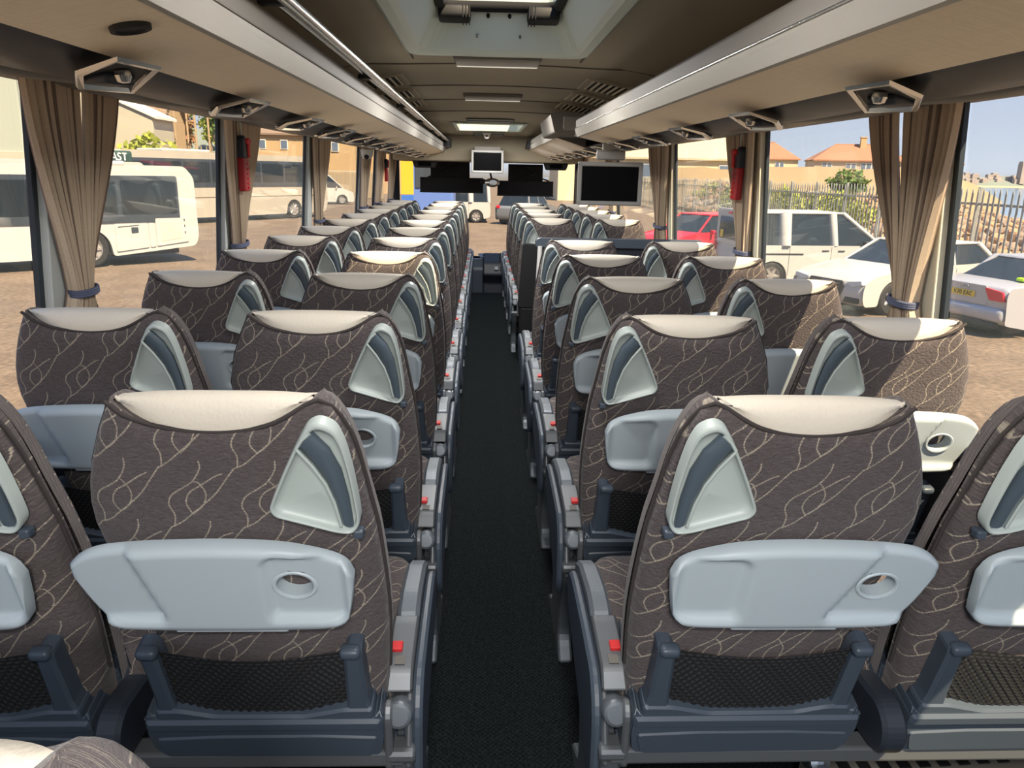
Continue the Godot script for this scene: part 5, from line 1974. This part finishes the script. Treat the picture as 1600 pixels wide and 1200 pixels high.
func house(called: String, label: String, at: Vector3, turn: float, w: float, dep: float, h: float, ridge: float, wallm: String, roofm: String, wins: Array, hip := 0.0) -> Node3D:
	var o := thing(called, label, "house", at, turn)
	var mb := MB.new()
	mb.rbox(Vector3(0, h * 0.5, 0), Vector3(w, h, dep), 0.02)
	if hip <= 0.0:
		for e: float in [-1.0, 1.0]:
			mb.sg(-1)
			mb.tri(Vector3(e * w * 0.5, h, dep * 0.5), Vector3(e * w * 0.5, ridge, 0), Vector3(e * w * 0.5, h, -dep * 0.5))
	obj("walls", mb, M[wallm], o)
	mb = MB.new()
	var ov := 0.3
	var a := w * 0.5 + ov
	var b := dep * 0.5 + ov
	var rx := a - hip
	for lift: float in [0.0, 0.14]:
		var c0 := Vector3(-a, h - 0.12 + lift, b); var c1 := Vector3(a, h - 0.12 + lift, b)
		var c2 := Vector3(a, h - 0.12 + lift, -b); var c3 := Vector3(-a, h - 0.12 + lift, -b)
		var r0 := Vector3(-rx, ridge + lift, 0); var r1 := Vector3(rx, ridge + lift, 0)
		mb.sg(-1)
		mb.quad(c0, r0, r1, c1)
		mb.quad(c2, r1, r0, c3)
		if hip > 0.0:
			mb.tri(c1, r1, c2)
			mb.tri(c3, r0, c0)
	mb.rbox(Vector3(0, h - 0.08, b), Vector3(a * 2, 0.16, 0.08), 0.02)
	mb.tube(PackedVector3Array([Vector3(-rx, ridge + 0.14, 0), Vector3(rx, ridge + 0.14, 0)]), 0.09, 6)
	obj("roof", mb, M[roofm], o)
	for q: Array in wins:
		mb = MB.new()
		mb.rbox(Vector3(q[0], q[1], dep * 0.5 + 0.02), Vector3(q[2], q[3], 0.10), 0.02)
		var f := obj("window", mb, M.frame_white, o)
		mb = MB.new()
		var np: int = q[4]
		for i in np:
			mb.rbox(Vector3(q[0] + (i - (np - 1) * 0.5) * q[2] / np, q[1], dep * 0.5 + 0.06), Vector3(q[2] / np - 0.12, q[3] - 0.14, 0.05), 0.01)
		obj("pane", mb, M.window_dark, f)
	return o


func chimney(o: Node3D, at: Vector3, m: String) -> void:
	var mb := MB.new()
	mb.rbox(at, Vector3(0.8, 1.6, 0.7), 0.03)
	mb.rbox(at + Vector3(0, 0.82, 0), Vector3(0.95, 0.14, 0.85), 0.02)
	obj("chimney", mb, M[m], o)


func bush(called: String, label: String, at: Vector3, size: Vector3, leaf: String, seed_: int, n := 260, category := "bush") -> void:
	var o := thing(called, label, category, at)
	var rng := RandomNumberGenerator.new()
	rng.seed = seed_
	var mb := MB.new()
	for i in 7:
		var p := Vector3(rng.randf_range(-0.35, 0.35) * size.x, size.y * rng.randf_range(0.6, 0.85), rng.randf_range(-0.3, 0.3) * size.z)
		mb.tube(PackedVector3Array([Vector3(p.x * 0.3, 0, p.z * 0.3), Vector3(p.x * 0.7, p.y * 0.5, p.z * 0.7), p]), 0.02 + 0.012 * size.y, 5)
	obj("stems", mb, M.pole_timber, o)
	mb = MB.new()
	mb.sg(-1)
	for i in n * 5:
		var d := Vector3(rng.randfn(), rng.randfn(), rng.randfn()).normalized() * pow(rng.randf(), 0.35)
		var lump := 0.82 + 0.18 * sin(d.x * 7.0 + seed_) * cos(d.z * 6.0) + 0.12 * sin(d.y * 9.0)
		var c := Vector3(d.x * size.x * 0.5 * lump, size.y * (0.5 + 0.5 * d.y * lump), d.z * size.z * 0.5 * lump)
		if c.y < 0.05:
			continue
		var s := rng.randf_range(0.07, 0.14) * pow(size.y, 0.6)
		var u := Vector3(rng.randfn(), rng.randfn(), rng.randfn()).normalized() * s
		var v := u.cross(Vector3(rng.randfn(), rng.randfn(), rng.randfn()).normalized()).normalized() * s * 0.6
		mb.quad(c - u, c + v, c + u, c - v)
	var f := obj("foliage", mb, M[leaf], o)
	f.set_meta("kind", "stuff")


func land(x: float, z: float) -> float:
	# height of the ground beyond the fence on the right and of the slopes far off
	var y := -1.25
	var along := x / maxf(-z, 1.0)
	y -= 2.2 * smoothstep(30.0, 75.0, x) * (1.0 - smoothstep(-58.0, -80.0, z))
	var bank := smoothstep(-48.0, -84.0, z) * (1.0 - smoothstep(0.56, 0.72, along)) * smoothstep(14.0, 18.0, x)
	y = lerpf(y, 2.5, bank)
	y -= 8.0 * smoothstep(0.62, 0.75, along) * smoothstep(-62.0, -90.0, z)
	return y + 0.18 * sin(x * 0.7) * cos(z * 0.5) * smoothstep(14.5, 20.0, x)


func landscape() -> void:
	var mb := MB.new()
	mb.rbox(Vector3(-93, YARD - 0.5, -90), Vector3(214, 1.0, 300), 0.01)
	struct("yard_ground", mb, M.yard, "sunlit tan gravel of the parking yard outside", "ground")
	# shore and bank beyond the fence
	mb = MB.new()
	var rows := []
	for i in 41:
		var z := lerpf(8.0, -190.0, i / 40.0)
		var row := PackedVector3Array()
		for j in 41:
			var x := 14.0 + 190.0 * pow(j / 40.0, 1.6)
			row.append(Vector3(x, land(x, z), z))
		rows.append(row)
	mb.grid(rows, [], true, 1)
	var bank := obj("shore_ground", mb, M.grass_dry)
	bank.set_meta("kind", "structure")
	bank.set_meta("label", "dry golden bank and shore beyond the fence")
	bank.set_meta("category", "ground")
	mb = MB.new()
	mb.rbox(Vector3(420, -3.4, -330), Vector3(740, 0.2, 900), 0.01)
	struct("sea", mb, M.sea, "calm blue grey sea beyond the shore", "sea")
	# stones heaped on the shore behind the fence
	var rng := RandomNumberGenerator.new()
	rng.seed = 21
	for kind in 2:
		var rb := MB.new()
		rb.rbox(Vector3.ZERO, Vector3(0.62, 0.42, 0.5), 0.16, Basis(), false)
		var mm := MultiMesh.new()
		mm.transform_format = MultiMesh.TRANSFORM_3D
		mm.mesh = rb.done(M.rock_a if kind == 0 else M.rock_b)
		mm.instance_count = 1500
		for i in mm.instance_count:
			var z := -12.0 - 50.0 * rng.randf()
			var x := 14.9 + 30.0 * pow(rng.randf(), 1.4)
			var up := 0.0
			if x < 22.0:
				up = 1.1 * rng.randf() * smoothstep(-20.0, -30.0, z) * (1.0 - absf(x - 18.0) / 4.0)
			var b := Basis.from_euler(Vector3(rng.randf() * 6.0, rng.randf() * 6.0, rng.randf() * 6.0)).scaled(Vector3.ONE * rng.randf_range(0.4, 1.0))
			mm.set_instance_transform(i, Transform3D(b, Vector3(x, land(x, z) + 0.08 + maxf(up, 0.0), z)))
		var mi := MultiMeshInstance3D.new()
		mi.multimesh = mm
		mi.name = "shore_stones" if kind == 0 else "sandy_stones"
		add_child(mi)
		tag(mi, "grey brown boulders heaped behind the fence" if kind == 0 else "sandy orange stones scattered behind the fence", "stones")
		mi.set_meta("kind", "stuff")
	# palisade fence: rails, posts and every pale
	var f := thing("palisade_fence", "long galvanised palisade fence along the right side of the yard", "fence", Vector3(14.0, YARD, 0))
	mb = MB.new()
	for y: float in [0.45, 1.98]:
		mb.rbox(Vector3(0.05, y, -42.0), Vector3(0.05, 0.07, 64.0), 0.01)
	obj("rail", mb, M.galvanised, f)
	var pm := MB.new()
	pm.prism(V2([-0.035, 0.0, 0.035, 0.0, 0.035, 2.28, 0.0, 2.42, -0.035, 2.28]), -0.012, 0.012, 0.004, Transform3D(Basis(Vector3(0, 0, 1), Vector3(0, 1, 0), Vector3(-1, 0, 0)), Vector3.ZERO))
	var pale := pm.done(M.galvanised)
	for i in 250:
		var p := inst("pale", pale, f)
		p.position = Vector3(0.012 * rng.randf_range(-1, 1), rng.randf_range(-0.03, 0.02), -10.4 - i * 0.252)
		p.rotation.x = rng.randf_range(-0.01, 0.01)
	var qm := MB.new()
	qm.rbox(Vector3(0.09, 1.2, 0), Vector3(0.09, 2.5, 0.09), 0.01)
	var post := qm.done(M.galvanised)
	for i in 23:
		inst("post", post, f).position = Vector3(0, 0, -11.0 - i * 2.76)
	bush("green_bush", "round green bush on the bank behind the palisade fence", Vector3(20.5, 0.4, -44.0), Vector3(2.6, 1.5, 2.4), "leaf_green", 4)
	for i in 4:
		bush("bank_scrub", ["yellow green scrub behind the fence, first beyond the white van", "yellow green scrub behind the fence, left of the red hammer", "yellow green scrub behind the fence, right of the red hammer", "yellow green scrub farthest along the fence"][i], Vector3(16.2 + i * 0.5, -1.2, -36.0 - i * 8.0), Vector3(3.2, 2.1, 7.4), "leaf_lime", 31 + i, 340)
	# bungalows and warehouse to the right
	var o := house("bungalow", "bungalow with wide orange hipped roof and chimney on the right skyline", Vector3(55.5, 1.7, -118), -0.25, 12.5, 9.0, 2.3, 4.5, "render_grey", "roof_orange", [[-4.5, 1.4, 1.4, 1.0, 2], [-1.2, 1.4, 1.4, 1.0, 2], [1.2, 1.4, 2.2, 1.1, 3], [4.6, 1.4, 1.2, 1.0, 1]], 3.6)
	chimney(o, Vector3(0.8, 4.8, 0.8), "sandstone")
	house("bungalow", "orange roofed bungalow at the left of the right hand skyline, beside the pillar", Vector3(44.4, 1.8, -128), -0.1, 10.5, 8.0, 2.4, 4.9, "render_cream", "roof_orange", [[-2.0, 1.4, 1.6, 1.0, 2], [2.4, 1.4, 1.4, 1.0, 2]], 3.2)
	house("bungalow", "cream walled bungalow partly hidden by the wide right curtain", Vector3(71.0, 1.8, -126), -0.35, 9.0, 8.0, 2.1, 4.4, "render_cream", "roof_orange", [[1.0, 1.3, 1.6, 1.0, 2]], 2.4)
	house("warehouse", "long pale warehouse with plain roof behind the hanging screen", Vector3(17.2, YARD, -82.0), 0.0, 20.0, 10.0, 4.2, 7.2, "render_cream", "roof_light", [[7.0, 3.0, 2.6, 1.3, 1], [-2.0, 3.0, 2.6, 1.3, 1]])
	# far town across the bay
	o = thing("far_town", "hazy far town with a square church tower across the bay", "town", Vector3(450, -3.4, -700))
	mb = MB.new()
	rows = []
	for k in 3:
		var row := PackedVector3Array()
		for i in 25:
			row.append(Vector3(-130 + i * 12.0, [0.0, 7.0, 11.0][k] * (0.75 + 0.25 * sin(i * 1.7)) , [20.0, 0.0, -60.0][k]))
		rows.append(row)
	mb.grid(rows, [], true, 1)
	obj("hill", mb, M.far_hill, o)
	mb = MB.new()
	for i in 90:
		var x := rng.randf_range(-120, 130)
		var k := rng.randf()
		mb.rbox(Vector3(x, 3.0 + 7.0 * k, 12 - 30 * k), Vector3(rng.randf_range(3, 7), rng.randf_range(3, 5.5), 4), 0.2)
	var blocks := obj("houses", mb, M.far_town, o)
	blocks.set_meta("kind", "stuff")
	mb = MB.new()
	mb.rbox(Vector3(31, 12, 6), Vector3(6.5, 18, 6.5), 0.3)
	mb.rbox(Vector3(28.6, 21.6, 6), Vector3(1.4, 2.0, 5.5), 0.2)
	mb.rbox(Vector3(33.4, 21.6, 6), Vector3(1.4, 2.0, 5.5), 0.2)
	obj("church_tower", mb, M.far_town, o)
	mb = MB.new()
	mb.rbox(Vector3(0, 0.5, 26), Vector3(280, 1.4, 10), 0.3)
	obj("beach", mb, M.sand, o)
	# left: shed, gable, houses, hillside
	o = thing("shed", "big pale green shed at the far left edge", "shed", Vector3(-34.8, YARD, -50.0))
	mb = MB.new()
	mb.rbox(Vector3(0, 4.4, 0), Vector3(17.0, 8.8, 6.0), 0.04)
	obj("walls", mb, M.shed_green, o)
	mb = MB.new()
	mb.rbox(Vector3(0, 1.6, 3.04), Vector3(17.2, 3.2, 0.1), 0.02)
	obj("plinth", mb, M.concrete_wall, o)
	mb = MB.new()
	mb.rbox(Vector3(0, 8.85, 0), Vector3(17.4, 0.2, 6.4), 0.04)
	obj("roof_edge", mb, M.galvanised, o)
	o = thing("gable_building", "tall cream gable wall rising behind the buses on the left", "building", Vector3(-28.6, YARD, -62.0))
	mb = MB.new()
	mb.prism(V2([-5.5, 0, 3.6, 0, 3.6, 6.1, -1.2, 8.1, -5.5, 6.8]), -4.0, 0.0, 0.03)
	obj("gable_wall", mb, M.concrete_wall, o)
	mb = MB.new()
	mb.prism(V2([3.9, 5.95, 3.9, 6.15, -1.2, 8.35, -1.2, 8.12]), -4.1, 0.15, 0.02)
	obj("verge", mb, M.frame_white, o)
	mb = MB.new()
	mb.rbox(Vector3(-0.3, 4.2, 0.0), Vector3(0.25, 0.3, 0.1), 0.02)
	obj("vent", mb, M.trim_black, o)
	o = house("stone_house", "small sandstone house with slate roof and chimney beside the gable wall", Vector3(-29.6, YARD, -73.0), 0.05, 4.0, 6.0, 6.4, 9.2, "sandstone", "roof_slate", [[0.3, 5.2, 0.9, 1.2, 1]])
	chimney(o, Vector3(1.4, 9.0, 0), "sandstone")
	o = house("brick_terrace", "sandy brick terrace with brown roof behind the long coach", Vector3(-21.9, YARD, -86.0), 0.0, 8.4, 7.0, 5.9, 8.0, "sandstone", "roof_slate", [[-0.6, 4.85, 0.75, 0.95, 1], [1.6, 4.85, 0.75, 0.95, 1]])
	o = house("brick_gable", "sandy brick house with small front gable right of the terrace", Vector3(-14.9, YARD, -84.5), PI / 2, 7.0, 4.0, 5.9, 7.2, "sandstone", "roof_slate", [])
	mb = MB.new()
	mb.rbox(Vector3(-3.55, 4.7, 0.0), Vector3(0.10, 0.95, 0.75), 0.02)
	var fw := obj("window", mb, M.frame_white, o)
	mb = MB.new()
	mb.rbox(Vector3(-3.59, 4.7, 0.0), Vector3(0.06, 0.8, 0.6), 0.01)
	obj("pane", mb, M.window_dark, fw)
	o = house("brick_terrace", "sandy brick houses farther right behind the third left curtain", Vector3(-10.2, YARD, -92.0), 0.0, 9.0, 7.0, 5.4, 7.4, "sandstone", "roof_slate", [[-2.5, 4.2, 0.8, 1.0, 1], [1.0, 4.2, 0.8, 1.0, 1]])
	o = thing("board_fence", "weathered timber board fence behind the parked white van", "fence", Vector3(-13.5, YARD, -72.0))
	for i in 24:
		mb = MB.new()
		mb.rbox(Vector3(-4.0 + i * 0.36, 1.1 + 0.02 * (i % 3), 0.01 * (i % 2)), Vector3(0.33, 2.2, 0.04), 0.01)
		obj("board", mb, M.timber_grey, o)
	mb = MB.new()
	mb.rbox(Vector3(0.1, 2.35, 0), Vector3(8.8, 0.12, 0.14), 0.02)
	obj("capping", mb, M.concrete_wall, o)
	o = thing("low_wall", "low railing topped wall behind the buses on the left", "wall", Vector3(-26.0, YARD, -55.6))
	mb = MB.new()
	mb.rbox(Vector3(0, 1.5, 0), Vector3(22, 3.0, 0.3), 0.02)
	obj("masonry", mb, M.concrete_wall, o)
	for i in 60:
		mb = MB.new()
		mb.rbox(Vector3(-10.6 + i * 0.36, 3.45, 0), Vector3(0.05, 0.9, 0.05), 0.008)
		obj("railing_bar", mb, M.pole_timber, o)
	bush("lime_bush", "bright lime green bush above the midi bus on the left", Vector3(-21.9, YARD, -53.2), Vector3(6.6, 4.5, 2.4), "leaf_lime", 8, 420)
	# wooded hillside with poles
	mb = MB.new()
	rows = []
	for k in 4:
		var row := PackedVector3Array()
		for i in 21:
			row.append(Vector3(-105 + i * 5.0, [-1.2, 2.0, 6.0, 8.5][k] + 0.8 * sin(i * 1.3 + k), [-112.0, -122.0, -138.0, -160.0][k]))
		rows.append(row)
	mb.grid(rows, [], false, 1)
	struct("hillside", mb, M.far_hill, "wooded hillside far off on the left", "hill")
	var kinds := [["leaf_green", "dark green tree"], ["leaf_lime", "light green tree"], ["leaf_rust", "russet tree"]]
	for i in 9:
		var q: Array = kinds[[0, 1, 2, 0, 1, 0, 2, 1, 0][i]]
		bush("hill_tree", "%s on the far hillside, %s from the left" % [q[1], ORD[i + 1]], Vector3(-62.0 + i * 2.7, 3.0 + (i % 3), -124.0 - (i % 2) * 7), Vector3(5.0, 6.6 + (i * 7 % 4) * 0.6, 4.0), q[0], 60 + i, 200, "tree")
	for i in 6:
		o = thing("mast", "timber mast on the left skyline, %s from the left" % ORD[i + 1], "mast", Vector3([-26.4, -25.7, -25.0, -23.7, -22.95, -22.4][i], YARD, -67.2 - (i % 3) * 0.9))
		mb = MB.new()
		var hh := 7.4 + (i * 5 % 3) * 0.8
		mb.tube(PackedVector3Array([Vector3(0, 0, 0), Vector3(0.02, hh * 0.6, 0), Vector3(0.0, hh, 0)]), 0.09, 8)
		obj("pole", mb, M.pole_timber, o)
		mb = MB.new()
		mb.tube(PackedVector3Array([Vector3(0.0, hh - 0.4, 0), Vector3(1.4, hh - 1.1, 0.2)]), 0.03, 5)
		mb.rbox(Vector3(0, hh - 0.3, 0), Vector3(0.7, 0.07, 0.07), 0.01)
		obj("stay", mb, M.pole_timber, o)


# ---------------------------------------------------------------- scene
func _ready() -> void:
	var cam := Camera3D.new()
	cam.name = "camera"
	cam.fov = 53.13
	cam.near = 0.02
	cam.far = 2000.0
	cam.transform = Transform3D(Basis(Vector3(0.99916154, 0.01927857, 0.03611868), Vector3(-0.00896346, 0.9638, -0.26647556), Vector3(-0.03994845, 0.26592839, 0.96316469)), Vector3(-0.056, 1.40, 0.0))
	add_child(cam)
	cam.current = true
	var env := Environment.new()
	env.background_mode = Environment.BG_SKY
	var sky := Sky.new()
	var sm := ProceduralSkyMaterial.new()
	sm.sky_top_color = Color(0.50, 0.63, 0.84)
	sm.sky_horizon_color = Color(0.84, 0.88, 0.93)
	sm.sky_curve = 0.18
	sm.sky_energy_multiplier = 1.05
	sm.ground_horizon_color = Color(0.72, 0.67, 0.60)
	sm.ground_bottom_color = Color(0.60, 0.54, 0.46)
	sm.sun_angle_max = 30.0
	sm.sun_curve = 0.1
	sky.sky_material = sm
	env.sky = sky
	env.tonemap_mode = Environment.TONE_MAPPER_LINEAR
	env.tonemap_exposure = 1.0
	env.sdfgi_enabled = true
	env.ssao_enabled = true
	env.ssil_enabled = true
	var we := WorldEnvironment.new()
	we.name = "world"
	we.environment = env
	add_child(we)
	var sun := DirectionalLight3D.new()
	sun.name = "sun"
	sun.light_color = Color(1.0, 0.91, 0.76)
	sun.light_energy = 4.3
	sun.light_angular_distance = 0.5
	sun.shadow_enabled = true
	add_child(sun)
	sun.look_at_from_position(Vector3.ZERO, Vector3(-0.40, -1.0, -0.62))
	# the coach's own ceiling lamps, each just under its lens
	for q: Array in [[0.92, 4.4], [0.35, 3.0], [-1.35, 0.9], [-3.50, 2.5], [-5.15, 2.3], [-6.72, 1.8], [-8.42, 1.8]]:
		var z: float = q[0]
		var l := AreaLight3D.new()
		l.name = "ceiling_lamp"
		l.area_size = Vector2(0.34, 0.14)
		l.light_color = Color(1.0, 0.985, 0.965)
		l.light_energy = q[1]
		l.shadow_enabled = true
		l.transform = Transform3D(Basis(Vector3.RIGHT, -PI / 2), Vector3(0, ceil_y(0, z) - 0.045 - (0.0 if z < -3.4 else 0.02), z))
		add_child(l, true)
	materials()
	shell()
	racks()
	service_panels()
	ceiling_fittings()
	seats()
	curtains()
	fittings()
	landscape()
	buses()
	cars()
